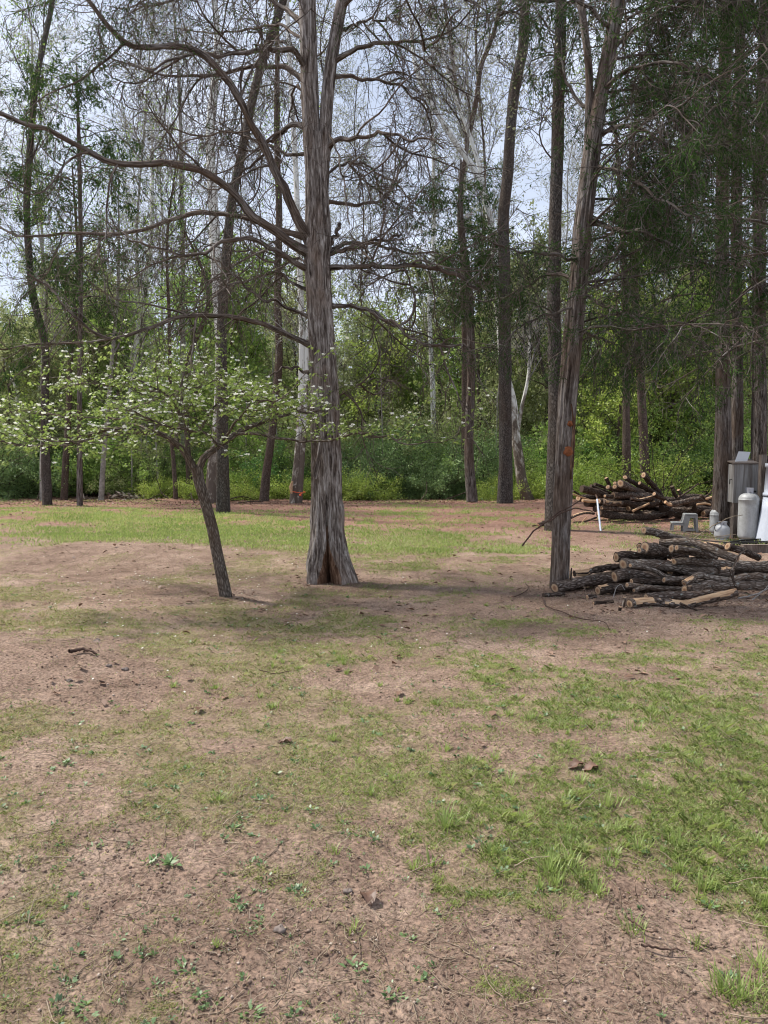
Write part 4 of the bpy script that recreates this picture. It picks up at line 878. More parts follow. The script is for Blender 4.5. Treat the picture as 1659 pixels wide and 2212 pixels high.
B([(91, 1080), (91, 1000), (93, 900), (92, 800)], 27.5, 9, 'pale_bark', 'thin pale trunk close beside the dark flared trunk', 103, n1=8, ext=6, s0=.4, L1=(1, 2.4), nl=4, leafm='spring', ls=.08)
B([(138, 1078), (142, 1000), (148, 900), (152, 780)], 28.5, 13, 'brown_bark', 'leaning brown trunk at the wood edge left of the slim dark cedar', 104, n1=9, ext=7, s0=.4, leafm='green', ls=.09)
B([(218, 1076), (223, 1000), (229, 930), (240, 800)], 28, 10, 'pale_bark', 'narrow pale trunk left of the heap of wood chips', 105, n1=8, ext=7, s0=.4, leafm='spring', ls=.08)
B([(236, 1062), (250, 990), (268, 920), (283, 850), (296, 740)], 33, 15, 'sycamore', 'white leaning sycamore trunk behind the leafy tiers on the left', 106, n1=10, ext=9, s0=.4, L1=(2, 4), nl=4)
B([(380, 1080), (376, 1010), (371, 950), (368, 880), (366, 700)], 28, 9, 'brown_bark', 'thin brown curving trunk seen left of the tree fork', 107, n1=8, ext=6, s0=.45, leafm='spring', ls=.08)
B([(410, 1078), (409, 1030), (405, 950), (402, 800)], 29.5, 12, 'brown_bark', 'short looking brown trunk seen just left of the leaning stem', 108, n1=8, ext=6, s0=.45, leafm='green', ls=.09)
B([(456, 1086), (459, 1040), (462, 1000), (468, 960), (474, 890), (477, 780), (470, 640), (462, 480), (455, 300)], 26.3, 25, 'sycamore', 'knotted pale grey trunk with swollen foot beside the straight dark one', 109, n1=12, ext=8, s0=.4, L1=(2, 4), nl=4, w1=.2)
B([(570, 1082), (574, 1030), (584, 960), (594, 880), (602, 780), (600, 650), (603, 480), (598, 300)], 27, 17, 'brown_bark', 'slanting brown trunk halfway between the dark one and the hollow cedar', 110, n1=10, ext=8, s0=.35, leafm='spring', ls=.08)
t_ = B([(633, 1087), (638, 1030), (646, 940), (651, 850), (652, 700), (646, 560), (640, 400)], 26, 14, 'sycamore', 'twin reddish trunks turning white above, orange ribbon tied round them', 111, n1=10, ext=10, s0=.4, L1=(2, 4), nl=4, spurs=[([(646, 1087), (650, 1020), (655, 940), (660, 840), (664, 700)], 15, 8)])
q = Geo(); c = W(643, 1063, 26); a = np.linspace(0, 6.283, 24); rp = np.stack([c[0] + .26 * np.cos(a), c[1] + .17 * np.sin(a), c[2] + .02 * np.sin(a * 2)], 1); q.tubes(rp, .010, 5)
cc = W(649, 1066, 25.75); q.leaves(np.repeat(cc[None], 5, 0), np.array([(.3, 0, -1), (-.4, -.1, -.7), (.6, 0, .2), (-.2, 0, 1), (.1, -.1, -1.)]), .10, .045, 3, .2)
rib = mat_plain('orange_ribbon', (.95, .16, .06), .5, .3, .05); q.build('ribbon', rib, t_, tuple(t_.location))
q = Geo(); c = W(630, 1052, 25.78); q.tubes(np.array([c + (0, 0, -.22), c + (-.03, -.01, 0), c + (.03, 0, .20)])[None], [.03, .065, .03], 8); q.build('bark_scar', M['bare_wood'], t_, tuple(t_.location))
B([(1092, 1094), (1092, 1000), (1091, 850), (1090, 700), (1089, 560), (1087, 480), (1096, 380), (1103, 280), (1112, 190), (1128, 110), (1133, 0), (1136, -120)], 24.4, 29, 'oak', 'tall dark straight trunk standing alone in front of the thicket', 112, n1=12, s0=.5, ext=6, L1=(1, 3), nl=3, w1=.9)
B([(1195, 1146), (1196, 1050), (1199, 900), (1198, 760), (1196, 620), (1199, 480), (1204, 330), (1207, 180), (1212, 0), (1215, -120)], 16.6, 31, 'oak', 'straight dark trunk partly hidden by the leaning cedar', 113, n1=20, s0=.40, ext=6, L1=(.8, 2.3), nl=4, w1=.75, n2=6, wr=.8)
B([(1142, 1098), (1130, 1050), (1119, 980), (1112, 930), (1108, 880), (1094, 820), (1080, 700), (1072, 600), (1066, 520), (1057, 470), (1048, 430), (1020, 360), (985, 310), (960, 270)], 26.8, 22, 'sycamore', 'mottled white sycamore leaning left from a brown foot behind the alone standing trunk', 114, n1=9, s0=.45, ext=4, L1=(1.5, 3.5), nl=3, w1=.5, spurs=[([(1060, 490), (1045, 400), (1030, 340), (1010, 280), (980, 200), (960, 120), (945, 40)], 10, 5), ([(1118, 930), (1127, 880), (1140, 820), (1145, 720)], 9, 5)])
B([(1003, 1040), (1004, 800), (1000, 600), (996, 400), (1008, 290), (990, 220), (975, 100), (958, -20)], 29, 16, 'brown_bark', 'tall slim trunk forking into a narrow Y against the open sky', 115, n1=9, s0=.5, ext=5, L1=(1.5, 3.5), nl=4, n2=9, spurs=[([(1010, 300), (1030, 210), (1040, 140), (1060, 90), (1075, 40), (1084, -40)], 12, 7)])
B([(1353, 1052), (1353, 950), (1352, 800), (1350, 600)], 27, 17, 'brown_bark', 'brown trunk rising behind the heap of big logs, the left one of two', 116, n1=9, ext=7, leafm='spring', ls=.08)
B([(1394, 1052), (1391, 980), (1388, 900), (1380, 760), (1370, 600)], 27.5, 19, 'brown_bark', 'brown trunk rising behind the heap of big logs, the right one of two', 117, n1=9, ext=7, leafm='spring', ls=.08)
B([(935, 1060), (937, 940), (935, 840), (930, 740), (928, 640), (935, 560)], 34, 13, 'sycamore', 'slender white sycamore deep in the thicket right of the hollow cedar', 118, n1=12, s0=.3, ext=8, L1=(1.5, 3.5), nl=4)
B([(397, 1060), (396, 860), (395, 700), (395, 560), (392, 420), (390, 280), (384, 130)], 34, 14, 'pale_bark', 'tall pale straight trunk far behind the dogwood blossom', 119, n1=16, s0=.45, ext=6, L1=(2, 4.5), nl=3, n2=8)
B([(20, 1050), (40, 900), (30, 820), (0, 770), (-40, 700)], 34, 12, 'sycamore', 'white crooked sycamore limb reaching in at the left edge', 120, n1=8, ext=5, nl=3)
B([(1240, 1040), (1243, 950), (1230, 900), (1180, 820), (1165, 760)], 31, 14, 'oak', 'crooked dark tree with bare fan of limbs between the two straight trunks', 121, n1=12, ext=2, s0=.5, L1=(1, 2.4), nl=2)
B([(1420, 1040), (1425, 900), (1420, 700)], 34, 13, 'brown_bark', 'slim trunk deep in the woods above the log heap', 122, n1=9, ext=8, leafm='yellow', ls=.09)
B([(1500, 1040), (1497, 900), (1500, 700)], 33, 14, 'oak', 'dark trunk deep in the woods left of the stout grey cedar', 123, n1=9, ext=8, leafm='spring', ls=.09)
B([(1180, 1082), (1200, 1030), (1215, 960)], 25.5, 4, 'pale_bark', 'young sapling with big bright drooping leaves beside the leaning cedar', 124, n1=12, ext=.5, s0=.5, L1=(.3, .8), n2=4, L2=(.15, .3), n3=3, L3=(.08, .2), nl=3, leafm='spring', ls=.16, wr=.3)
for i, (x, lab) in enumerate(((285, 'thin bare sapling just right of the wood chip heap'), (305, 'second thin pale sapling from the wood chip heap'), (322, 'straight slim sapling between the chip heap and the brown curving trunk'), (343, 'slim sapling nearest the brown curving trunk'), (530, 'thin sapling just right of the straight dark trunk'), (605, 'slim sapling left of the twin ribboned trunks'), (830, 'thin sapling standing in the dark green thicket'), (1070, 'fine leaning sapling left of the tall dark straight trunk'), (1300, 'slim sapling right behind the leaning cedar'))):
    dx = rs(i + 70).normal() * 14
    B([(x, 1070), (x + dx * .3, 980), (x + dx * .7, 880), (x + dx, 760)], 29.5 + i % 3, 3.6, 'pale_bark', lab, 130 + i, 'sapling', n1=9, ext=1.5, s0=.3, L1=(.5, 1.6), n2=4, L2=(.3, .7), n3=3, nl=3, leafm='spring', ls=.08, wr=.45)

# tall trees of the back wood that fill the sky with bare budding crowns : two kinds, copied
def copy_tree(o, loc, rz, sc, label):
    c = o.copy(); COL.objects.link(c); c.location = loc; c.rotation_euler = (0, 0, rz); c.scale = (sc, sc, sc * (.92 + .16 * random.random())); c['label'] = label
    for ch in list(o.children):
        d = ch.copy(); COL.objects.link(d); d.parent = c
    return c
random.seed(4)
protos = []
for k in range(3):
    x0 = (300, 700, 1000)[k]; Yp = (36, 38, 37)[k]
    o = B([(x0, 1050), (x0 + 8, 800), (x0 - 4, 500), (x0 + 14, 250)], Yp, (9, 8, 10)[k], ('pale_bark', 'brown_bark', 'pale_bark')[k], 'tall thin tree with bare budding crown in the back wood', 150 + k, 'budding_tree', n1=30, s0=.28, ext=7, L1=(2.2, 5.0), n2=9, L2=(.9, 2.0), n3=7, L3=(.4, .9), nl=5, ls=.075, wr=.7, group='tall budding trees of the back wood', spread=.6, up=.45)
    protos.append(o)
for i in range(9):
    Yp = 34 + 16 * random.random(); px = -60 + 1780 * ((i * .618) % 1)
    if 1100 < px < 1190 or 880 < px < 960: px += 110
    b = ground_at(px, Yp); copy_tree(protos[i % 3], tuple(b), random.random() * 6.28, .72 + .4 * random.random(), 'tall thin tree with bare budding crown in the back wood')

# understory trees in fresh leaf, thicket shrubs
und = []
for k, (lm, bk_, lab) in enumerate((('spring', 'brown_bark', 'bushy understory tree in fresh green leaf at the wood edge'), ('yellow', 'brown_bark', 'understory tree in yellow green leaf at the wood edge'), ('olive', 'oak', 'hazy olive understory tree in the back wood'))):
    x0 = (240, 1330, 800)[k]; Yp = (33, 29.5, 36)[k]
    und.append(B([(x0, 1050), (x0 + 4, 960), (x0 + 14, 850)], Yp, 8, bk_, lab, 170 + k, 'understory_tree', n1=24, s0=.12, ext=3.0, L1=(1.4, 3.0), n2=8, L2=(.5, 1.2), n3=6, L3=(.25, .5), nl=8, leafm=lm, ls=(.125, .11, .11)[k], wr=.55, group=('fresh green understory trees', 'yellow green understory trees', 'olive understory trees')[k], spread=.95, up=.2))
for i in range(46):
    k = (0, 2, 1, 2, 0, 2)[i % 6]; px = -60 + 1780 * ((i * .618 + .3) % 1); Yp = 31.5 + 15 * ((i * .37) % 1)
    if k == 1: px = 1200 + 420 * ((i * .618) % 1) if i % 4 else px
    b = ground_at(px, Yp); copy_tree(und[k], tuple(b), random.random() * 6.28, .75 + .65 * random.random(), und[k]['label'])

def shrub(px, Yp, mat, label, seed, h=2.2, r=1.3, n=26, leaf=.07, nl=9, group=None, dens=6):
    base = ground_at(px, Yp); t = empty('shrub', base, label, 'shrub', group); g = rs(seed)
    d = g.normal(size=(n, 3)); d[:, 2] = np.abs(d[:, 2]) * 1.1 + .5; d[:, :2] *= r / h * 1.1
    q = Geo(); A = wander(base + g.normal(size=(n, 3)) * [.2, .2, 0], d, h * (.6 + .5 * g.random(n)), 9, (.04, -.12), .16, seed)
    q.tubes(A, taper(n, 9, .014, .005), 4, seed=seed)
    p, tt, s, _ = spawn(A, 8, .12, 1, seed + 1); N = len(p)
    B_ = wander(p, fork(tt, .8, seed + 2, .0), .25 + .45 * g.random(N), 6, (0, -.1), .25, seed + 3); q.tubes(B_, taper(N, 6, .005, .0025), 3, seed=seed)
    q.build('stems', M['twig'], t, base)
    p, tt, s, _ = spawn(B_, dens, .05, 1, seed + 4); m = len(p); q = Geo(); nn = nl
    c = np.repeat(p, nn, 0) + g.normal(size=(m * nn, 3)) * .085
    q.leaves(c, g.normal(size=(m * nn, 3)) + [0, 0, -.2], leaf * (.6 + .7 * g.random(m * nn)), leaf * .6, seed + 5, .35, np.clip(np.repeat(g.random(m), nn) * .5 + .5 * g.random(m * nn), 0, 1))
    q.build('foliage', M[mat], t, base); return t
kinds = [('green', 'leafy mid green shrub in the thicket behind the clearing', 'mid green thicket shrubs', 2.2, 1.5, .075),
         ('bluegreen', 'dense dark blue green evergreen shrub in the thicket', 'blue green thicket shrubs', 2.1, 1.6, .06),
         ('yellow', 'low bright yellow green bush at the wood edge', 'bright low bushes at the wood edge', 1.2, 1.1, .06),
         ('spring', 'tall fresh green bush with arching stems in the thicket', 'fresh green arching bushes', 3.0, 1.6, .075),
         ('olive', 'loose twiggy olive bush in the thicket', 'loose olive bushes', 3.2, 1.7, .06)]
sh = []
for k, (m, lab, grp, h, r, ls) in enumerate(kinds):
    sh.append(shrub((610, 830, 790, 930, 730)[k], (29.5, 28.5, 27.6, 30, 31)[k], m, lab, 200 + 10 * k, h, r, 26, ls, 8, grp))
spots = []
for i in range(20): spots.append((0, -40 + 1760 * ((i * .618) % 1), 30.5 + 4 * ((i * .37) % 1), .8 + .5 * random.random()))
for px, Yp, sc in ((870, 29.2, 1.0), (920, 28.6, .9), (990, 28.8, 1.0), (960, 29.6, 1.5), (1030, 29.3, 1.4), (900, 30.5, 1.6), (800, 30.5, 1.0), (60, 30, 1.1), (10, 29, 1.3), (110, 31, 1.0), (340, 31, .9), (1450, 31, 1.2), (-40, 28.5, 1.3), (845, 29.5, 1.3), (1060, 29, .9), (960, 28.2, .8)): spots.append((1, px, Yp, sc))
for px, Yp, sc in ((540, 28.3, 1), (625, 28.6, .9), (760, 28.4, .8), (745, 28, 1.0), (1060, 27.5, .7), (1115, 27.8, .9), (1240, 27.5, 1.3), (1290, 28, 1.4), (1330, 28, 1.5), (440, 29, 1.0), (350, 29, .8), (1400, 28.6, 1.6), (670, 28.8, .8), (520, 29.6, 1.1), (1265, 26.5, 1.0), (1160, 28.5, 1.0)): spots.append((2, px, Yp, sc))
for px, Yp, sc in ((230, 31, 1), (270, 32, 1.3), (330, 30.5, .8), (560, 31, 1.1), (780, 31, .9), (1000, 31, 1), (1150, 29.5, .9), (1260, 29.5, 1.0), (1310, 30, 1.1), (1360, 30.5, 1), (30, 33, 1.6), (120, 33, 1.4), (1480, 31, 1), (180, 30.5, .8), (1200, 30.5, .9), (1600, 30, 1.2), (1540, 31, 1.2), (1680, 29, 1.2)): spots.append((3, px, Yp, sc))
for i in range(26): spots.append((4, -60 + 1780 * ((i * .618 + .2) % 1), 30 + 8 * ((i * .71) % 1), .8 + .6 * random.random()))
for k, px, Yp, sc in spots:
    copy_tree(sh[k], tuple(ground_at(px, Yp)), random.random() * 6.28, sc, sh[k]['label'])
# distinct fan-stemmed bush behind the far log heap
f = shrub(1420, 22.5, 'yellow', 'spreading bush with dark fanned stems rising behind the log heap', 290, 2.6, 1.9, 15, .06, 3, None, 3)

# far wood : one mass of trunks, twigs and spring leaves beyond the thicket
def far_wood():
    g = rs(301); q = Geo(); lf = Geo()
    n = 240; Yp = 46 + 50 * g.random(n); x = (g.random(n) * 2 - 1) * Yp * .62; z0 = hgt(x, Yp); Ht = 8 + 7 * g.random(n) ** 1.5 - 4.5 * ss(-.0, .25, x / Yp) * 0
    P = wander(np.stack([x, Yp, z0 - .2], 1), np.array([[0, 0, 1.]]) + g.normal(size=(n, 3)) * .06, Ht, 9, (.1, .1), .07, 302)
    q.tubes(P, taper(n, 9, .17, .03), 6, seed=303)
    p, t, s, _ = spawn(P, 20, .18, 1, 304); N = len(p); A = wander(p, fork(t, .8, 305, .3), 1.2 + 2.4 * g.random(N), 6, (.1, 0), .2, 306); q.tubes(A, taper(N, 6, .035, .012), 3, seed=307)
    p, t, s, _ = spawn(A, 6, .1, 1, 308); N = len(p); Bq = wander(p, fork(t, .8, 309, .1), .5 + 1.0 * g.random(N), 4, (0, 0), .2, 310); q.tubes(Bq, taper(N, 4, .013, .008), 3, seed=311)
    p, t, s, _ = spawn(Bq, 17, .1, 1, 312); N = len(p); hue = fbm(p[:, 0] * .12, p[:, 1] * .12 + 9, 3)
    lf.leaves(p + g.normal(size=p.shape) * .2, g.normal(size=p.shape), .12 + .12 * g.random(N), .12, 313, .3, np.clip(.45 + .8 * hue + .5 * (g.random(N) - .5), 0, 1))
    o = q.build('far_wood_trunks', M['grey_twig']); tag(o, 'far wood of thin grey trunks and twigs beyond the thicket', 'woods', kind='stuff')
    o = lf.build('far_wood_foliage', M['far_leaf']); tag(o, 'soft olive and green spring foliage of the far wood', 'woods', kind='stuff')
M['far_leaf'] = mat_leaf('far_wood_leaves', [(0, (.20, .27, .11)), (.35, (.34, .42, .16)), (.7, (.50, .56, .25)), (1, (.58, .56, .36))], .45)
far_wood()

# ------------------------------------------------------------------ log heaps
def cutface(q, c, d, r, seed):
    """sawn end: domed disc with its own centre-to-rim coordinate"""
    g = rs(seed); d = unit(np.asarray(d, float)); s_ = unit(np.cross(d, [0, .3, 1.])); u = np.cross(s_, d); n = 22
    a = np.linspace(0, 2 * math.pi, n, endpoint=False); ob = 1 + .10 * np.cos(a * 2 + g.random() * 6) + .03 * g.normal(size=n)
    V = [c + d * .002]; bk = [(0, 0, 0)]; R_ = []
    for f in (.35, .7, 1.0):
        for k in range(n):
            V.append(c + d * (.002 if f < 1 else -.004) + (s_ * math.cos(a[k]) + u * math.sin(a[k])) * r * f * (ob[k] if f > .5 else 1)); bk.append((f * math.cos(a[k]), f * math.sin(a[k]), 0))
    Ft = [(0, 1 + k, 1 + (k + 1) % n) for k in range(n)]; Fq = [(1 + j * n + k, 1 + (j + 1) * n + k, 1 + (j + 1) * n + (k + 1) % n, 1 + j * n + (k + 1) % n) for j in range(2) for k in range(n)]
    V = np.array(V); b = q.n
    q.add(V, np.array(Ft), np.array(bk) + [0, 0, seed]); q.n = b
    # quads share the same vertices
    q.F.setdefault(4, []).append(np.array(Fq) + b); q.mi.setdefault(4, []).append(np.zeros(len(Fq), int)); q.n = b + len(V)
def log(pts, w, Y, conv, label, seed, mat='log', ends=(1, 1), name='log', cat='log', group=None, w2=None, flute=.10, bare=None, sides=22, sk=.6, cap=.42):
    """pts in heap coordinates, conv -> image px, w width in heap coordinates"""
    sc = conv[2]; g = rs(seed * 7 + 1)
    PX = [(conv[0] + p[0] * sc, conv[1] + p[1] * sc, (p[2] if len(p) > 2 else 0)) for p in pts]
    lat = [(x - PX[0][0]) / FPX * Y for x, y, o in PX]
    P = np.array([W(x, y, Y + o + np.sign(sk) * cap * (1 - math.exp(-abs(sk * l) / cap)) - (0 if sk > 0 else 0)) for (x, y, o), l in zip(PX, lat)]); w = w * 1.12; w2 = w2 * 1.12 if w2 else w2; r0 = w * sc / 2 / FPX * Y; r1 = (w2 if w2 else w * .88) * sc / 2 / FPX * Y
    L = np.linalg.norm(np.diff(P, axis=0), axis=1).sum(); K = int(min(90, max(10, L / .022)))
    P = resample(P, K); P = P + np.stack([0 * P[:, 0], fbm(np.arange(K) * .12 + seed, 0 * P[:, 0] + 3, 2) * r0 * .3, fbm(np.arange(K) * .14 + seed * 3, 0 * P[:, 0] + 8, 3) * r0 * .3], 1) * ss(0, 3, np.arange(K))[:, None]
    gz = hgt(P[:, 0], P[:, 1]); rad = np.linspace(r0, r1, K); P[:, 2] = np.maximum(P[:, 2], gz + rad * .80)
    q = Geo(); a = np.linspace(0, 2 * math.pi, sides, endpoint=False)
    ln = np.concatenate([[0], np.cumsum(np.linalg.norm(np.diff(P, axis=0), axis=1))]); A, Z = np.meshgrid(a / 6.2832, ln)
    rr = rad[:, None] * (1 + (vnoise(A * 11, Z * 9 + seed, 11) - .5) * flute * 1.4 + (vnoise(A * 22, Z * 22 + seed, 22) - .5) * flute * 1.2 + (vnoise(A * 4, Z * 3 + seed, 4) - .5) * .16)
    kn = rs(seed).random(3)
    for kk in range(2): rr = rr + rad[:, None] * .22 * np.exp(-((A - kn[kk]) / .07) ** 2 - ((Z - ln[-1] * (.2 + .6 * kn[2] * (kk + .5))) / .04) ** 2)
    T = unit(np.gradient(P, axis=0)); ref = np.array([0, 0, 1.]) if abs(T[:, 2].mean()) < .85 else np.array([0, 1., 0]); S_ = unit(np.cross(T, ref)); U_ = np.cross(S_, T)
    V = P[:, None] + rr[..., None] * (np.cos(a)[None, :, None] * S_[:, None] + np.sin(a)[None, :, None] * U_[:, None])
    bk = np.stack([rad[:, None] * np.cos(a), rad[:, None] * np.sin(a), Z + seed], -1); i = np.arange(K - 1)[:, None] * sides; j = np.arange(sides)[None]
    F = np.stack([i + j, i + (j + 1) % sides, i + sides + (j + 1) % sides, i + sides + j], -1).reshape(-1, 4)
    q.add(V.reshape(-1, 3), F, bk.reshape(-1, 3))
    for e in (0, -1):   # plain closed ends under the cut faces
        q.add(np.concatenate([V[e], P[e][None]]), np.array([(k, (k + 1) % sides, sides) for k in range(sides)]), np.zeros((sides + 1, 3)))
    o = q.build(name, [M[mat], M['bare_wood']])
    if bare:            # barked-off stretches: (from, to, angle lo, angle hi)
        mi = np.zeros((K - 1, sides), int); u = np.linspace(0, 1, K - 1)[:, None]; an = (A[:-1] + .5 / sides)
        for b0, b1, a0, a1 in bare:
            wv = .05 * (vnoise(Z[:-1] * 14, A[:-1] * 6 + seed) - .5) * 2
            mi[(u + wv > b0) & (u + wv < b1) & (an + wv * 1.5 > a0) & (an + wv * 1.5 < a1)] = 1
        arr = np.zeros(len(o.data.polygons), np.int32)
        # triangles come first in the build order
        arr[2 * sides:] = mi.reshape(-1); o.data.polygons.foreach_set('material_index', arr)
    tag(o, label, cat, group)
    for e, on in ((0, ends[0]), (-1, ends[1])):
        if on:
            cq = Geo(); cutface(cq, P[e], T[e] * (-1 if e == 0 else 1), (r0 if e == 0 else r1) * .97, seed + e + 3); cq.build('cut_end', M['cut'], o)
    return o
NC = (1097.2, 932.6, .3386)
near = 'sawn logs of the near heap'
N = lambda pts, w, Y, label, seed, **k: log(pts, w, Y, NC, label, seed, group=near, **k)
N([(298, 997), (420, 978), (560, 950), (690, 930), (900, 925)], 66, 8.95, 'thick dark log of the near heap whose sawn end is farthest left', 1, cap=.6)
N([(326, 990, .14), (450, 965, .16), (600, 935, .18), (720, 905, .2), (950, 900, .2)], 62, 9.0, 'dark log pressed right behind the leftmost sawn end, with white lichen spots', 2, cap=.6, mat='limb_log')
N([(678, 925), (800, 912), (900, 925), (1010, 945), (1180, 960)], 62, 8.9, 'dark log with round two tone sawn end in the left middle of the near heap', 3)
N([(788, 955), (880, 950), (980, 958), (1080, 970)], 34, 8.8, 'small brown log tucked below the round two tone sawn end', 4, mat='log_dark')
N([(995, 946), (1060, 944), (1150, 948), (1290, 958), (1400, 950)], 30, 8.72, 'grey limb with small pale sawn end halfway along the near heap', 5, mat='limb_log')
N([(780, 853), (870, 866), (950, 895), (1010, 925), (1080, 940), (1160, 945)], 26, 8.76, 'slim crooked grey limb curving down across the near heap', 6, mat='limb_log', w2=30)
N([(760, 977), (840, 984), (950, 995), (1060, 1000), (1200, 1010)], 30, 8.6, 'slim grey limb with forked left tip low on the near heap', 7, mat='limb_log')
N([(803, 1013), (840, 1000), (880, 992), (910, 992)], 24, 8.58, 'short prong of grey limb below the forked tip', 8, mat='limb_log', ends=(1, 0))
N([(572, 1014), (650, 1002), (760, 990), (900, 1000), (1030, 1010)], 55, 8.68, 'dark log with pale chipped end, low at the left of the near heap', 9, mat='log_dark', bare=[(0, .16, .15, .42)])
N([(735, 846), (850, 845), (960, 850), (1100, 872), (1250, 890), (1430, 893)], 64, 9.12, 'longest grey brown log lying across the middle of the near heap', 10, mat='limb_log', bare=[(.85, .97, .12, .3)])
N([(1058, 828), (1200, 828), (1340, 840), (1500, 855), (1700, 862)], 40, 9.28, 'long log with small sawn end running off the photo to the right', 11, mat='limb_log', w2=66)
N([(872, 738, 0), (950, 752, .05), (1040, 770, .1), (1130, 790, .15)], 72, 9.3, 'thick short log with tall oval sawn end near the top of the near heap', 12, w2=62)
N([(838, 756, 0), (900, 772, .1), (990, 795, .2)], 32, 9.22, 'small log whose pale end shows under the tall oval one', 13, mat='limb_log')
N([(838, 728, .15), (900, 745, .25), (980, 770, .35)], 34, 9.35, 'thin log peeping out behind the tall oval sawn end', 14, mat='log_dark')
N([(1042, 746, 0), (1130, 755, .05), (1220, 780, .1), (1320, 806, .15)], 44, 9.15, 'grey log with bright sawn end, the left one of a pair near the heap top', 15, mat='limb_log')
N([(1076, 740, 0), (1160, 748, .02), (1250, 775, .05), (1330, 800, .1)], 32, 9.05, 'thinner log with bright sawn end, right one of a pair near the heap top', 16, mat='limb_log')
N([(970, 706, .1), (1080, 705, .05), (1200, 715, 0), (1290, 750, -.1), (1370, 785, -.2), (1468, 810, -.3)], 44, 9.45, 'bent log sloping down to the right, its sawn end facing right', 17, mat='limb_log', w2=42, sk=-.4)
N([(866, 628), (960, 652), (1050, 672), (1160, 695)], 44, 9.6, 'topmost log sticking out up and left from the near heap', 18, mat='limb_log', w2=40)
N([(690, 802), (780, 788), (880, 800), (1000, 815)], 56, 9.4, 'dark log behind the slim crooked limb at the back left of the near heap', 19, mat='log_dark')
N([(425, 905), (520, 890), (620, 872), (760, 852)], 34, 9.15, 'dark thin log with torn pale splintered tip left of the heap', 20, mat='log_dark', w2=40, ends=(0, 0), bare=[(0, .26, .0, 1.0)], flute=.3)
N([(1125, 972), (1160, 945), (1205, 918), (1300, 938), (1420, 945), (1520, 925), (1610, 915), (1700, 950)], 40, 8.55, 'pale grey limb with sharp elbow and sawn end at the front of the near heap', 21, cap=.2, mat='limb_log', w2=34, bare=[(.02, .12, .1, .4)])
N([(1128, 1012), (1270, 985), (1380, 975), (1500, 985), (1700, 982)], 60, 8.55, 'thick grey log at front right running off the photo', 22, mat='limb_log', cap=.2)
N([(1163, 1020), (1160, 1000), (1159, 985)], 32, 8.42, 'short upright sawn stub on the front of the near heap', 23, mat='log_dark', ends=(0, 1))
N([(883, 1062), (980, 1052), (1080, 1045), (1200, 1040), (1300, 1025)], 54, 8.15, 'ragged log with dull sawn end just behind the split pale one', 24, mat='log', w2=40, flute=.25)
N([(775, 1108), (860, 1128), (950, 1148), (1010, 1148), (1100, 1118), (1250, 1075), (1380, 1045), (1460, 1028)], 56, 7.95, 'split log with peeled orange pale wood lying in front of the near heap', 25, mat='log', bare=[(.04, .25, .04, .42), (.36, .97, .02, .40)], w2=50, cap=.2)
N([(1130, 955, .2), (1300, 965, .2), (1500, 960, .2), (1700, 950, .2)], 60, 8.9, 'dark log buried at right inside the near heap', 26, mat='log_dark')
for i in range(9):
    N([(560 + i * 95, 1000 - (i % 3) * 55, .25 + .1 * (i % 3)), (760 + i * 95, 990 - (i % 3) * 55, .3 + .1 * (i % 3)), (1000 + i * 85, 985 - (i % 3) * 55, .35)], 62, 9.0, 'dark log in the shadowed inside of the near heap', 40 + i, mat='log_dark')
N([(1255, 716), (1330, 728), (1400, 745)], 34, 10.2, 'weathered log end showing behind the sloping bent log', 50, mat='log', bare=[(.1, .9, .1, .3)])
N([(1400, 730), (1500, 760), (1600, 800)], 46, 9.9, 'dark bark log behind the heap beside the timber edging', 51, mat='log_dark')
N([(745, 1056), (740, 1090), (733, 1132)], 22, 7.95, 'short grey stick leaning on the end of the split log', 52, mat='limb_log')
N([(716, 1118), (712, 1150), (712, 1192)], 20, 7.8, 'small brown stub standing before the split log', 53, mat='log_dark')
N([(505, 1060), (530, 1066), (560, 1070)], 30, 8.4, 'small reddish block of wood in the dirt left of the split log', 54, mat='log')
N([(545, 1122), (600, 1108), (670, 1085)], 20, 8.1, 'thin broken dark branch piece left of the split log', 55, mat='log_dark')
N([(225, 1078), (290, 1082), (360, 1078)], 26, 8.6, 'flat dark bark slab lying below the leftmost sawn ends', 56, mat='log_dark', ends=(0, 0))
N([(1100, 1095), (1160, 1122), (1250, 1150)], 14, 7.85, 'thin dark broken twig under the split log', 57, mat='log_dark', ends=(0, 0), w2=8)
N([(1420, 880, 0), (1438, 945, -.05), (1452, 985, -.1), (1478, 1000, -.1)], 16, 8.35, 'dark hooked branch hanging over the right front of the near heap', 58, mat='log_dark', ends=(0, 0), w2=12)
N([(1428, 885), (1445, 850), (1480, 780), (1525, 748)], 13, 8.4, 'thin pale forked branch rising from the dark hooked one', 59, mat='limb_log', ends=(0, 0), w2=8)
N([(405, 945), (403, 905), (406, 870)], 14, 9.0, 'thin splinter standing upright beside the leaning cedar trunk', 60, mat='log_dark', ends=(0, 0), w2=8)

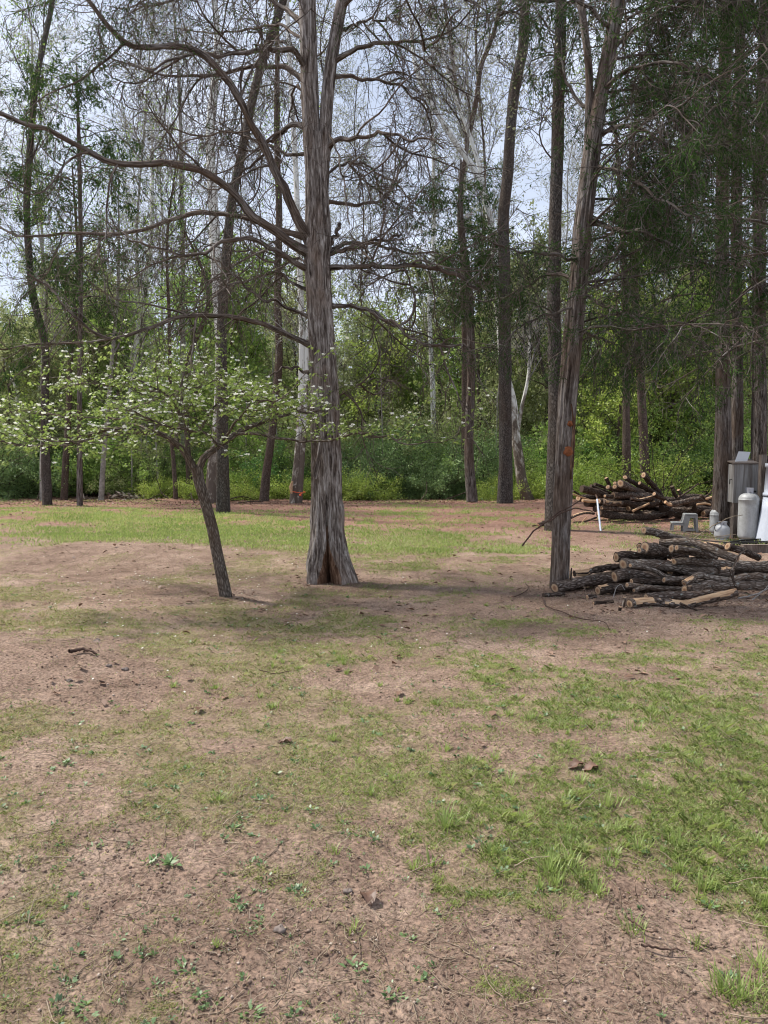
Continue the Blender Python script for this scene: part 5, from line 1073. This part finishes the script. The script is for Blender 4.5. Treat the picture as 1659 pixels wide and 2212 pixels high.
FC = (1124.6, 960.0, .2645)
farg = 'sawn logs of the far heap'
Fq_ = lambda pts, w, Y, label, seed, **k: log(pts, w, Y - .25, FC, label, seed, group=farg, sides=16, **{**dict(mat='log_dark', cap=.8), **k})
Fq_([(640, 560), (800, 578), (1000, 585), (1130, 565), (1240, 545), (1370, 545), (1560, 575)], 56, 18.9, 'long curved mossy log along the foot of the far heap', 101, mat='log')
Fq_([(757, 413), (850, 412), (950, 418), (1060, 440)], 48, 18.8, 'log with round ringed sawn end in the middle of the far heap', 102, mat='log')
Fq_([(687, 421), (740, 425), (820, 432)], 26, 18.7, 'small log with sawn end just left of the round ringed one', 103)
Fq_([(815, 318, -.3), (900, 355, 0), (980, 395, .2), (1070, 430, .4)], 54, 18.9, 'thick log with largest pale oval end on top of the far heap', 104, mat='log')
Fq_([(852, 268, -.3), (930, 315, 0), (1000, 355, .2), (1080, 410, .4)], 34, 19.3, 'long log pointing up left above the largest pale end', 105)
Fq_([(1003, 250, -.2), (1060, 310, 0), (1110, 370, .2), (1150, 420, .3)], 42, 19.4, 'thick dark log pointing steeply up left, highest on the far heap', 106)
Fq_([(698, 273), (712, 305), (728, 340)], 28, 19.3, 'short upright log end rising from the far heap left of its middle', 107)
Fq_([(768, 345, -.2), (830, 370, 0), (900, 400, .3)], 38, 18.9, 'log with pale end left below the largest pale one', 108)
Fq_([(712, 348, -.2), (780, 375, 0), (860, 405, .3)], 32, 19.0, 'brown log with pale end, farthest left of three ends in a row', 109, mat='log')
Fq_([(768, 316, -.2), (830, 345, 0), (900, 375, .3)], 28, 19.4, 'small log end peeping over the row of three pale ends', 110)
Fq_([(497, 362), (560, 380), (620, 395), (700, 420)], 54, 18.9, 'thick dark log at the upper left corner of the far heap', 111, ends=(0, 1))
Fq_([(572, 338), (640, 365), (730, 398)], 24, 19.2, 'thin dark log sloping right above the upper left corner log', 112, ends=(0, 0))
Fq_([(603, 325), (680, 350), (760, 380)], 22, 19.5, 'uppermost thin dark log on the left slope of the far heap', 113, ends=(0, 0))
Fq_([(1090, 404), (1130, 425), (1180, 450)], 34, 18.7, 'log with dull round end right of the middle of the far heap', 114)
Fq_([(640, 462), (780, 470), (900, 485), (1050, 500), (1170, 455)], 42, 18.7, 'dark log lying flat below the pale broken one', 115)
Fq_([(1215, 488), (1300, 478), (1400, 452), (1500, 448)], 44, 18.8, 'dark mossy log at the right middle of the far heap', 116, mat='log')
Fq_([(1170, 462), (1280, 460), (1400, 470)], 40, 19.1, 'dark log just under the crooked stub on the right', 117)
Fq_([(1236, 342), (1250, 385), (1275, 435)], 30, 19.1, 'dark crooked stub standing up from the right of the far heap', 118, ends=(0, 0))
Fq_([(1288, 372), (1300, 395), (1312, 415)], 24, 19.3, 'reddish broken stub beside the crooked dark one', 119, mat='log')
Fq_([(1280, 445), (1380, 375), (1455, 315)], 17, 19.0, 'bare branch rising right from the far heap', 120, ends=(0, 0), w2=9)
Fq_([(1500, 435), (1545, 400), (1590, 330)], 16, 19.3, 'curved dark branch rising at the right end of the far heap', 121, ends=(0, 0), w2=8)
Fq_([(1470, 415), (1520, 455), (1568, 495)], 20, 18.9, 'dark branch sloping down at the right end of the far heap', 122, ends=(0, 0))
Fq_([(505, 456), (590, 462), (680, 462)], 22, 18.6, 'peeled pale pole at the left of the far heap', 123, mat='bare_wood', ends=(0, 0))
Fq_([(675, 470), (740, 480), (830, 486)], 42, 18.65, 'broken log showing torn orange wood in the far heap', 124, mat='log', bare=[(.0, .95, .05, .5)], flute=.4, ends=(0, 0))
Fq_([(915, 545), (960, 520), (1010, 500), (1050, 480)], 16, 18.4, 'pale splintered branch stub in front of the far heap', 125, mat='bare_wood', ends=(0, 0), flute=.4)
Fq_([(405, 600), (470, 572), (540, 560), (600, 565)], 22, 18.5, 'split pale and dark limb low at the left of the far heap', 126, mat='log', bare=[(.1, .9, .1, .35)], ends=(0, 0))
Fq_([(430, 640), (520, 632), (620, 596)], 16, 18.3, 'dark thin limb lying on the grass at the left foot of the far heap', 127, ends=(0, 0))
Fq_([(540, 592), (510, 625), (478, 662)], 7, 18.2, 'thin pale stick leaning down at the left foot of the far heap', 128, mat='bare_wood', ends=(0, 0))
Fq_([(900, 440), (980, 452), (1060, 432), (1130, 428)], 22, 18.5, 'log with pale barked off top in the centre of the far heap', 129, mat='log', bare=[(.1, .9, .12, .4)], ends=(0, 0))
Fq_([(660, 518), (740, 520), (830, 540)], 34, 18.7, 'dark log with pale streak just over the long mossy one', 130, mat='log', bare=[(.1, .8, .2, .4)])
Fq_([(425, 405), (480, 425), (560, 452)], 12, 18.9, 'white peeled pole sticking out left of the far heap', 131, mat='bare_wood', ends=(0, 0))
Fq_([(1440, 490), (1500, 482), (1550, 492)], 14, 18.7, 'white peeled stick at the right end of the far heap', 132, mat='bare_wood', ends=(0, 0))
Fq_([(430, 380), (500, 425), (570, 460)], 14, 19.2, 'thin dark branch sloping at the left end of the far heap', 133, ends=(0, 0))
Fq_([(1515, 445), (1540, 436), (1560, 428)], 16, 18.8, 'pale sawn branch end at the right end of the far heap', 134, mat='bare_wood')
Fq_([(1180, 470), (1215, 490), (1232, 492)], 22, 18.5, 'pale broken stub in the right middle of the far heap', 135, mat='bare_wood', ends=(0, 0))
Fq_([(970, 315, -.1), (1060, 370, .1), (1130, 410, .3)], 26, 19.2, 'dark log lying between the two highest ones', 136)
Fq_([(145, 660), (180, 645), (215, 630)], 34, 16.9, 'dark log stub on the ground left of the leaning cedar', 137)
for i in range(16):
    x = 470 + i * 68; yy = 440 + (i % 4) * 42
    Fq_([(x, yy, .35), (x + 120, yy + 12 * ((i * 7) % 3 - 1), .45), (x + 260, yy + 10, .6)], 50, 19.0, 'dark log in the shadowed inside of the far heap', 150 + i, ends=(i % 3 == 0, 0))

# loose branches and canes
def cane(pts, Y, w, label, seed, mat='straw_wood', name='stick', w2=None, clampz=True, cat='stick'):
    P = px_path(pts, Y, 40); r = np.linspace(w, w2 or w * .6, 40) / 2 / FPX * Y
    P[:, 2] += fbm(np.arange(40) * .3 + seed, np.zeros(40), 2) * .012
    P[:, 2] = np.maximum(P[:, 2], hgt(P[:, 0], P[:, 1]) + r)
    q = Geo(); q.tubes(P, r[None], 7, wob=.12, seed=seed); o = q.build(name, M[mat]); tag(o, label, cat); return o
M['straw_wood'] = mat_plain('tan_cane', (.36, .28, .19), .8, .2, .2, 14)
M['stick'] = mat_plain('brown_stick', (.11, .07, .055), .9, .1, .25, 20)
cane([(1422, 1147), (1470, 1149), (1540, 1160), (1590, 1154)], 9.7, 2.4, 'thin tan cane arching over the top of the near heap toward the gas cylinders', 1)
cane([(1497, 1165), (1540, 1136), (1585, 1116), (1605, 1112)], 9.6, 2.4, 'thin tan cane slanting up in front of the small gas cylinder', 2)
cane([(1416, 1226), (1440, 1212), (1480, 1196)], 9.0, 2.0, 'thin bent twig lying over the logs in the middle of the near heap', 3, 'stick')
cane([(1595, 1292), (1625, 1286), (1659, 1272), (1690, 1250)], 8.1, 3.2, 'white bare twig at the right front corner of the near heap', 4, 'grey_twig')
cane([(1625, 1296), (1645, 1280), (1662, 1262)], 8.0, 2.6, 'second white bare twig crossing at the right front corner', 5, 'grey_twig')
cane([(1325, 1290), (1332, 1270), (1340, 1262), (1350, 1275)], 8.3, 2.2, 'pale curled twig against the dark low log', 6, 'grey_twig')
o = cane([(1128, 1180), (1138, 1166), (1148, 1153), (1180, 1128), (1205, 1108), (1235, 1093), (1252, 1082)], 8.98, 3.6, 'thin brown branch leaning across the leaning cedar trunk', 7, 'stick', 'fallen_branch', 2.6)
cane([(1187, 1126), (1225, 1103), (1245, 1098), (1262, 1102), (1280, 1104)], 8.97, 3.6, 'forked brown branch reaching right from across the leaning cedar', 8, 'stick', 'fallen_branch', 2.6)
def groundstick(pts, w, label, seed, mat='stick', name='stick', cat='stick'):
    P = resample(np.array([G(x, y) for x, y in pts]), 26); r = np.linspace(w, w * .5, 26) / 2 / FPX * P[:, 1]
    P[:, 2] = hgt(P[:, 0], P[:, 1]) + r + .012 + np.abs(fbm(np.arange(26) * .25 + seed, np.zeros(26), 2)) * .02
    q = Geo(); q.tubes(P, r[None], 7, wob=.15, seed=seed); o = q.build(name, M[mat]); tag(o, label, cat)
groundstick([(1170, 1294), (1190, 1318), (1218, 1328), (1260, 1342), (1290, 1344), (1318, 1364)], 3.4, 'long curved brown stick on soil in front of the near heap', 11)
groundstick([(1350, 1992), (1375, 2008), (1400, 2022), (1420, 2024)], 5.5, 'dark curved stick at the lower edge of the right grass', 12)
groundstick([(1385, 2055), (1430, 2060), (1478, 2064)], 6, 'short dark stick on bare soil at the lower right', 13)
groundstick([(690, 2130), (745, 2128), (800, 2122)], 2.6, 'thin pale straight stem on soil at the bottom middle', 14, 'straw_wood')
groundstick([(150, 1416), (178, 1410), (208, 1418)], 9, 'charred looking chunk of wood on the left soil mound', 15, 'stick', 'wood_chunk', 'wood chunk')
groundstick([(1112, 1292), (1140, 1276), (1135, 1262)], 2.4, 'small forked twig on soil left of the leaning cedar', 16)
groundstick([(480, 1790), (520, 1765), (560, 1750)], 3, 'thin tan twig among weeds left of the middle', 17, 'straw_wood')
groundstick([(700, 2075), (722, 2040), (728, 2025)], 3, 'small upright lying tan twig on soil at the lower middle', 18, 'straw_wood')
groundstick([(1228, 1645), (1262, 1655), (1290, 1668)], 2.4, 'thin stem beside the brown curled leaf on the right grass', 19)
groundstick([(1150, 1140), (1190, 1137), (1215, 1120)], 3, 'low brown branch on the ground behind the leaning cedar', 20)
groundstick([(560, 1452), (600, 1460), (630, 1455)], 2.6, 'little dark twig on the soil between the two mounds', 21)
for x, y, lab in ((1243, 1660, 'curled brown leaf on the right grass, the left one of two'), (1275, 1666, 'curled brown leaf on the right grass, the right one of two'), (795, 1947, 'curled brown leaf on soil below the middle tufts'), (615, 1608, 'brown curled leaf left of the middle tufts')):
    p = G(x, y); g = rs(int(x)); q = Geo(); a = g.random() * 3
    u = np.linspace(-1, 1, 9); v = np.linspace(-1, 1, 7); Uq, Vq = np.meshgrid(u, v, indexing='ij'); s_ = .030 * (1 - .05 * 0)
    Xl = Uq * s_ * 1.5; Yl = Vq * s_ * (1 - Uq ** 2) ** .6 * .9; Zl = .018 + .010 * np.sin(Uq * 3 + a) + .5 * Yl ** 2 / s_ + .006 * np.sin(Uq * 9 + Vq * 5)
    V = np.stack([p[0] + Xl * math.cos(a) - Yl * math.sin(a), p[1] + Xl * math.sin(a) + Yl * math.cos(a), p[2] + Zl], -1).reshape(-1, 3)
    i = np.arange(8)[:, None] * 7; j = np.arange(6)[None]; q.add(V, np.stack([i + j, i + j + 1, i + j + 8, i + j + 7], -1).reshape(-1, 4), None, np.full(63, .25))
    tag(q.build('fallen_leaf', M['litter']), lab, 'leaf')
M['stone'] = mat_plain('grey_stone', (.21, .17, .15), .9, .2, .25, 30, .3)
g = rs(88)
for x, y, s_, lab in ((752, 1928, .022, 'small dark round stone on soil below the middle tufts'), (1313, 1836, .02, 'dark round stone in the right grass'), (605, 2012, .03, 'flat brown stone half sunk in the lower soil'), (270, 1448, .035, 'largest pale stone on the left soil mound'), (235, 1440, .03, 'grey stone left of the largest pale one on the mound'), (210, 1385, .035, 'grey stone at the top of the left soil mound'), (150, 1472, .03, 'pale stone low on the left mound'), (135, 1540, .02, 'small grey stone below the left mound'), (410, 1452, .018, 'little pale stone at the right of the left mound')):
    p = G(x, y); n = 18; m = 10; a = np.linspace(0, 2 * math.pi, n, endpoint=False); b = np.linspace(-1.5, 1.5, m)
    Aq, Bq = np.meshgrid(a, b); s_ = s_ * .62; rr = s_ * (1 + .9 * (vnoise(Aq * 1.4 + x, Bq * 1.4 + 5) - .5)); V = np.stack([rr * np.cos(Aq) * np.cos(Bq) * 1.2, rr * np.sin(Aq) * np.cos(Bq), rr * np.sin(Bq) * .6 + s_ * .3], -1).reshape(-1, 3) + p
    i = np.arange(m - 1)[:, None] * n; j = np.arange(n)[None]; q = Geo(); q.add(V, np.stack([i + j, i + (j + 1) % n, i + n + (j + 1) % n, i + n + j], -1).reshape(-1, 4))
    tag(q.build('stone', M['stone']), lab, 'stone')
# wood chip heap at the far edge
hp = Geo(); c0 = G(268, 1078); n = 420; g = rs(91); p = c0 + g.normal(size=(n, 3)) * [.8, .25, .0]; p[:, 2] = hgt(p[:, 0], p[:, 1]) + .22 * np.exp(-((p[:, 0] - c0[0]) / .7) ** 2) * g.random(n)
hp.leaves(p, g.normal(size=(n, 3)) * [1, 1, .25], .12 + .22 * g.random(n), .05 + .04 * g.random(n), 92, .4)
kk = NT('chip_wood'); tag(hp.build('chip_heap', kk.prin(kk.ramp(kk.attr('rnd').outputs['Fac'], [(0, (.07, .045, .035)), (.6, (.20, .14, .11)), (.8, (.55, .47, .38)), (1, (.68, .62, .54))]), .9, .1)), 'low heap of bark and pale wood chips at the far edge', 'wood chips')

# ------------------------------------------------------------------ things by the metal box
def paint(name, col, dirt, amt=.5, rough=.45, streak=(6, 6, 1.2), metal=0):
    k = NT(name); p = k.n('ShaderNodeTexCoord').outputs['Object']
    a_ = k.noise(k.scale(p, streak), 1.6, 5, .65, .3); b_ = k.noise(p, 16, 5, .7); z = k.n('ShaderNodeSeparateXYZ', {0: p}).outputs[2]
    f = k.math('ADD', k.math('MULTIPLY', a_, .6), k.math('MULTIPLY', b_, .4))
    c = k.mix(k.math('MULTIPLY', k.maprange(f, .42, .66), amt), col + (1,), dirt + (1,))
    return k.prin(c, rough, .4, k.bump(b_, .15, .004), Metallic=metal)
M['tank'] = paint('old_white_paint', (.42, .43, .435), (.19, .19, .17), .75)
M['tank2'] = paint('clean_white_paint', (.46, .475, .49), (.28, .28, .27), .5)
M['collar'] = paint('collar_paint', (.45, .46, .50), (.32, .32, .32), .4)
M['brass'] = mat_plain('dull_brass', (.30, .26, .20), .5, .5, .1)
M['black'] = mat_plain('black_rubber', (.02, .02, .02), .6, .3, .2)
def gas_cylinder(px, py, Y, r, h, mat, label, small=False, collar_h=.11):
    b = ground_at(px, Y); t = empty('gas_cylinder', b, label, 'gas cylinder'); sh_ = .11 if small else .12
    q = Geo(); prof = [(r * .55, .035), (r * .86, .04), (r * .97, .07), (r, .10)]
    body = np.linspace(.10, h - sh_ * 1.1, 7)[1:]
    for z in body: prof.append((r, z))
    zs = h - sh_ * 1.1
    if not small: prof += [(r * 1.012, zs + .002), (r * 1.012, zs + .012), (r, zs + .014)]
    for a in np.linspace(.12, 1, 9): prof.append((r * (.30 + .70 * math.cos(a * math.pi / 2)), zs + .014 + sh_ * math.sin(a * math.pi / 2)))
    prof.append((0.001, zs + .014 + sh_)); q.lathe(prof, (0, 0, 0), 40); q.build('body', M[mat], t)
    q = Geo(); q.lathe([(r * .80, 0), (r * .82, .012), (r * .78, .05), (r * .76, .05), (r * .78, .012), (r * .76, 0)], (0, 0, 0), 32); q.build('foot_ring', M[mat], t)
    zc = zs + sh_ - .005; rc = .075 if not small else .085; a0, a1 = (-2.5, 2.2)
    q = Geo(); a = np.linspace(a0, a1, 30); ch = collar_h
    for r_, f in ((rc, 1), (rc - .005, -1)):
        top = ch * np.where((a > -1.9) & (a < -1.1), 1.0, 1.0)
        V = np.concatenate([np.stack([r_ * np.cos(a), r_ * np.sin(a), 0 * a + zc], 1), np.stack([r_ * 1.04 * np.cos(a), r_ * 1.04 * np.sin(a), zc + top], 1)])
        i = np.arange(29); Fc = np.stack([i, i + 1, i + 31, i + 30], 1) if f > 0 else np.stack([i + 30, i + 31, i + 1, i], 1); q.add(V, Fc)
    q.tubes(np.stack([rc * 1.04 * np.cos(a), rc * 1.04 * np.sin(a), 0 * a + zc + ch], 1), .006, 6)
    q.build('collar', M['collar'], t)
    q = Geo(); q.lathe([(.001, 0), (.016, 0), (.016, .035), (.024, .036), (.024, .052), (.001, .054)], (0, 0, zc), 12); v_ = q.build('valve', M['brass'], t)
    q = Geo()
    hz_ = zc + .05; q.tubes(np.array([(0, 0, hz_), (rc * .6, -.01, hz_), (rc + .035, -.015, hz_ + .003)])[None], .011, 8); q.tubes(np.array([(rc + .03, -.03, hz_), (rc + .03, .005, hz_)])[None], .02, 8)
    q.tubes(np.array([(-.012, -rc - .012, zc + .035), (-.012, -rc + .02, zc + .035)])[None], .012, 10)
    q.build('valve_knob', M['black'], t)
    if small:
        q = Geo(); q.tubes(resample(np.array([(-.05, -.06, zc + .05), (-.14, -.08, zc + .06), (-.17, -.06, zc - .02), (-.15, -.03, zc - .09), (-.12, .0, zc - .11)]), 16)[None], .008, 7); q.build('hose', M['black'], t)
    return t
gas_cylinder(1619, 1162, 14.9, .188, .92, 'tank', 'tallest dirty white gas cylinder in front of the metal box', collar_h=.115)
gas_cylinder(1552, 1150, 15.9, .148, .53, 'tank', 'middle sized white gas cylinder with grey stain left of the small one', collar_h=.085)
gas_cylinder(1563, 1156, 15.1, .146, .30, 'tank2', 'small squat white gas cylinder with black hose', True, .07)

def metal_box():
    Y = 15.3; b = ground_at(1607, Y); t = empty('storage_box', b, 'weathered grey box on dark posts behind the tallest gas cylinder', 'box')
    k = NT('streaked_panel'); p = k.n('ShaderNodeTexCoord').outputs['Object']
    f = k.noise(k.scale(p, (16, 16, .9)), 1.2, 5, .6, .3); f2 = k.noise(k.scale(p, (50, 50, 2)), 1, 3, .6)
    c = k.ramp(k.math('ADD', k.math('MULTIPLY', f, .75), k.math('MULTIPLY', f2, .25)), [(.36, (.15, .13, .115)), (.5, (.26, .255, .245)), (.64, (.40, .40, .40))])
    mp_ = k.prin(c, .6, .3, k.bump(f, .1, .004)); M['panel'] = mp_
    x0, x1 = W(1587, 1000, Y)[0] - b[0], W(1638, 1000, Y)[0] - b[0]
    zt, zb = W(1594, 1003, Y)[2] - b[2], W(1594, 1086, Y)[2] - b[2]; dp = .45; xl = x0 + .08
    H = zt - zb; q = Geo()
    # front panel, left side panel running back to the left, back and right walls
    fr = [(x0, 0), (x1, 0), (x1 + .05, dp), (xl, dp)]
    for (ax, ay), (bx_, by_), bow in zip(fr, fr[1:] + fr[:1], (.0, 0, 0, 0)):
        L = math.hypot(bx_ - ax, by_ - ay); q.box(((ax + bx_) / 2, (ay + by_) / 2, (zb + zt) / 2), (L, .012, H), math.atan2(by_ - ay, bx_ - ax))
    for i in range(9):   # shallow vertical ribs of the front sheet
        q.box((x0 + .03 + i * (x1 - x0 - .06) / 8, -.008, (zb + zt) / 2), (.008, .006, H - .05))
    q.build('panel', mp_, t)
    q = Geo(); v = np.array([(x0 - .03, -.03), (x1 + .03, -.03), (x1 + .02, dp + .03), (xl - .03, dp + .03)]); zt1 = zt + .004; th = .022
    rise = np.array([0, 0, .09, .05])
    V = np.concatenate([np.c_[v, zt1 + rise], np.c_[v, zt1 + th + rise]]); q.add(V[np.array([(0, 3, 2, 1), (4, 5, 6, 7), (0, 1, 5, 4), (1, 2, 6, 5), (2, 3, 7, 6), (3, 0, 4, 7)])].reshape(-1, 3), np.arange(24).reshape(6, 4)); q.build('lid', M['grey_wood'], t)
    for (x, y, w, zt_) in ((x0 + .06, .04, .10, zb + .05), (x1 - .05, .04, .10, zb + .05), (xl + .10, dp - .07, .12, zb + .05), (x1 - .10, dp - .07, .10, zb + .05)):
        q = Geo(); gz = float(hgt(b[0] + x, Y + y)) - b[2] - .05; q.box((x, y, (gz + zt_) / 2), (w, .09, zt_ - gz)); q.build('leg', M['grey_wood'], t)
    q = Geo(); q.tubes(np.array([(x0 - .0, .10, zt - .30), (x0 - .03, .12, zt - .30), (x0 - .03, .12, zt - .40)])[None], .012, 6); q.build('latch', M['black'], t)
    # bright sheet of metal propped on the lid
    s_ = empty('metal_sheet', b + [x1 - .12, .2, zt + .06], 'bright bent metal sheet propped on top of the weathered box', 'metal sheet')
    q = Geo(); q.box((-.10, 0, .09), (.24, .004, .24), M=[[1, 0, .42], [0, 1, .3], [-.05, 0, .85]]); q.box((-.10, -.05, -.012), (.36, .14, .005), .08); q.build('panel', M['bright'], s_)
M['bright'] = mat_plain('bright_metal', (.58, .59, .60), .4, .5, .05)
metal_box()
def post(pts_x, ytop, Y, w, label, mat='grey_wood'):
    b = ground_at(pts_x, Y); z = W(pts_x, ytop, Y)[2]; q = Geo(); q.box((0, 0, (z - b[2]) / 2 - .05), (w, w, z - b[2] + .1)); o = q.build('post', M[mat]); o.location = tuple(b); tag(o, label, 'post')
post(1646, 982, 14.95, .11, 'weathered square post between the box and the white tank')
post(1656, 984, 15.5, .14, 'dark square post behind the white tank', 'log_dark')
def white_tank():
    Y = 14.6; cx_ = W(1694, 1100, Y)[0]; b = np.array([cx_, Y, float(hgt(cx_, Y))]); t = empty('water_tank', b, 'tall white plastic tank cut off by the right edge of the photo', 'water tank')
    H = W(1659, 1001, Y)[2] - b[2]; r0 = (1694 - 1638) / FPX * Y; r1 = (1694 - 1655) / FPX * Y; hb = H * .60
    q = Geo(); n = 64; a = np.linspace(0, 2 * math.pi, n, endpoint=False); zs = np.array([0, .04, .3, .6, .9, hb - .03, hb - .03, hb + .03, hb + .03, hb + .1, H - .08, H - .08, H, H]); rr = np.interp(zs, [0, hb, H], [r0, r1 + .015, r1 - .01]); rr[6:8] += .018; rr[11:13] += .016; rr[13] = .01
    rib_ = 1 + .006 * np.sign(np.sin(a * 22)); V = np.stack([rr[:, None] * rib_ * np.cos(a), rr[:, None] * rib_ * np.sin(a), zs[:, None] + 0 * a], -1); K = len(zs)
    i = np.arange(K - 1)[:, None] * n; j = np.arange(n)[None]; q.add(V.reshape(-1, 3), np.stack([i + j, i + (j + 1) % n, i + n + (j + 1) % n, i + n + j], -1).reshape(-1, 4)); q.build('body', M['tank3'], t, smooth=False)
M['tank3'] = paint('white_plastic', (.52, .56, .64), (.36, .40, .47), .5, .4, (9, 9, .5))
white_tank()
# coil of black hose
b = ground_at(1630, 14.3); q = Geo()
for k in range(5):
    a = np.linspace(0, 2 * math.pi, 40); r_ = .42 + .05 * math.sin(k * 2.1); P = np.stack([b[0] + (r_ + .02 * k) * 1.15 * np.cos(a) + .03 * k, b[1] + r_ * .6 * np.sin(a), 0 * a + .02 + .018 * (k % 3)], 1); P[:, 2] += hgt(P[:, 0], P[:, 1]); q.tubes(P[None], .011, 6)
q.tubes(resample(np.array([b + (-.4, 0, .02), b + (-.7, .3, .02), b + (-.95, .9, .02), b + (-1.1, 1.1, .02), b + (-.85, 1.2, .02)]), 30)[None] , .010, 6)
tag(q.build('hose', M['black']), 'coiled black hose on the grass in front of the white tank', 'hose')
# timber edging
P = px_path([(1608, 1182), (1720, 1182)], 12.6); b = ground_at(1664, 12.6); q = Geo(); q.box((0, 0, .05), (P[1, 0] - P[0, 0], .10, .16)); q.box((0, .0, .133), (P[1, 0] - P[0, 0] + .004, .11, .006), m=0); o = q.build('timber', M['grey_wood']); o.location = tuple(b); tag(o, 'grey timber edging board on the ground at the right edge', 'timber')
# white pipe leaning on the far heap
Pq = np.array([W(1290, 1079, 17.6), ground_at(1300, 16.4) + (0, 0, -.03)]); q = Geo(); q.tubes(Pq[None], .021, 14); q.tubes(np.array([Pq[0], Pq[0] + (Pq[0] - Pq[1]) * .004])[None], .017, 14)
pp = q.build('pipe', M['tank3']); tag(pp, 'white plastic pipe leaning against the far log heap', 'pipe')
q = Geo(); d_ = unit(Pq[0] - Pq[1]); q.tubes(np.array([Pq[0], Pq[0] + d_ * .12, Pq[0] + d_ * .20 + (-.02, 0, 0)])[None], .020, 8, wob=.2); q.build('end_plug', M['stick'], pp)

def step_stool():
    Y = 16.2; b = ground_at(1483, Y); t = empty('step_stool', b, 'grey plastic two step stool on the grass before the far heap', 'step stool'); t.rotation_euler[2] = R(-14)
    m = mat_plain('grey_plastic', (.33, .335, .33), .55, .4, .12, 10)
    def slab(name, pts, depth, yy=0.0, par=t):
        """closed outline in x-z extruded along y"""
        q = Geo(); n = len(pts); A = np.array([(x, yy, z) for x, z in pts]); Bq = A + [0, depth, 0]
        q.add(A, np.array([list(range(n))])); q.add(Bq, np.array([list(range(n - 1, -1, -1))]))
        for k in range(n): q.add(np.array([A[k], Bq[k], Bq[(k + 1) % n], A[(k + 1) % n]]), np.array([[0, 1, 2, 3]]))
        return q.build(name, m, par, smooth=False)
    D = .34
    # steps: upper to the right, lower to the left
    slab('tread', [(-.02, .345), (.235, .345), (.245, .365), (.235, .385), (-.005, .385), (-.02, .37)], D)
    slab('tread', [(-.26, .165), (-.02, .165), (-.015, .20), (-.25, .20), (-.27, .19)], D)
    for yy in (0.0, D - .03):
        slab('side_leg', [(-.27, 0), (-.235, 0), (-.225, .14), (-.05, .14), (-.045, 0), (.0, 0), (.02, .03), (.19, .03), (.20, .07), (.045, .07), (.055, .12), (.09, .30), (.20, .31), (.22, 0), (.265, 0), (.24, .36), (-.015, .36), (-.06, .19), (-.255, .19)], .03, yy)
    slab('riser', [(-.03, .20), (-.012, .20), (.0, .345), (-.018, .345)], D - .08, .04)
step_stool()
# fine sticks at the far edge of the clearing
g = rs(95)
for i in range(14):
    px = g.random() * 1150 + 20; Yp = 25.5 + 3 * g.random(); b = ground_at(px, Yp); a = g.random() * 3.14; P = wander((b + (0, 0, .04))[None], np.array([[math.cos(a), .4 * math.sin(a), .15 * g.random()]]), .5 + .9 * g.random(), 9, (0, -.05), .16, 96 + i)
    P[..., 2] = np.maximum(P[..., 2], hgt(P[..., 0], P[..., 1]) + .02); q = Geo(); q.tubes(P, taper(1, 9, .022, .010), 6); tag(q.build('fallen_stick', M['log_dark']), 'weathered stick lying on the leaf litter along the far edge', 'stick', 'sticks along the far edge')

# ------------------------------------------------------------------ one label per background plant: by the landmark it stands at, then by depth
MARKS = [(-40, 'at the left edge'), (40, 'left of the dark flared trunk'), (100, 'behind the dark flared trunk'), (171, 'behind the slim dark cedar'), (230, 'behind the wood chip heap'), (300, 'among the bare saplings'), (380, 'behind the thin curving trunk'), (470, 'behind the straight furrowed trunk'), (525, 'right of the straight furrowed trunk'), (575, 'behind the slanting brown trunk'), (640, 'behind the ribboned twin trunks'), (705, 'behind the big hollow cedar'), (780, 'right of the big hollow cedar'), (860, 'left of the slender white sycamore'), (930, 'behind the slender white sycamore'), (1015, 'behind the thin tufted cedar'), (1092, 'behind the lone tall dark trunk'), (1140, 'behind the mottled sycamore'), (1205, 'behind the leaning cedar'), (1270, 'at the far log heap, left end'), (1353, 'behind the far log heap'), (1440, 'at the far log heap, right end'), (1520, 'left of the stout grey cedar'), (1570, 'behind the stout grey cedar'), (1650, 'behind the metal box'), (1730, 'at the right edge')]
BASE = {'tall budding trees of the back wood': 'tall thin tree with bare budding crown', 'fresh green understory trees': 'bushy fresh green tree', 'yellow green understory trees': 'yellow green leafy tree', 'olive understory trees': 'hazy olive tree',
        'mid green thicket shrubs': 'leafy mid green shrub', 'blue green thicket shrubs': 'dense blue green shrub', 'bright low bushes at the wood edge': 'low bright yellow green bush', 'fresh green arching bushes': 'tall arching fresh green bush', 'loose olive bushes': 'loose twiggy olive bush'}
bins = {}
for o in list(COL.objects):
    if o.parent is None and o.get('group') in BASE:
        x, y = o.location.x, o.location.y; px = CX + FPX * x / y
        m = min(MARKS, key=lambda q: abs(q[0] - px))[1]; bins.setdefault((o['group'], m), []).append(o)
for (grp, m), L in bins.items():
    L.sort(key=lambda o: o.location.y); b_ = BASE[grp]; w = {1: [''], 2: ['nearer ', 'farther '], 3: ['nearest ', 'middle ', 'farthest ']}.get(len(L))
    for i, o in enumerate(L):
        pre = w[i] if w else ('nearest ' if i == 0 else 'farthest ' if i == len(L) - 1 else 'second ' if i == 1 else 'third ' if i == 2 else 'fourth ')
        o['label'] = (pre + b_ + ' ' + m).strip()
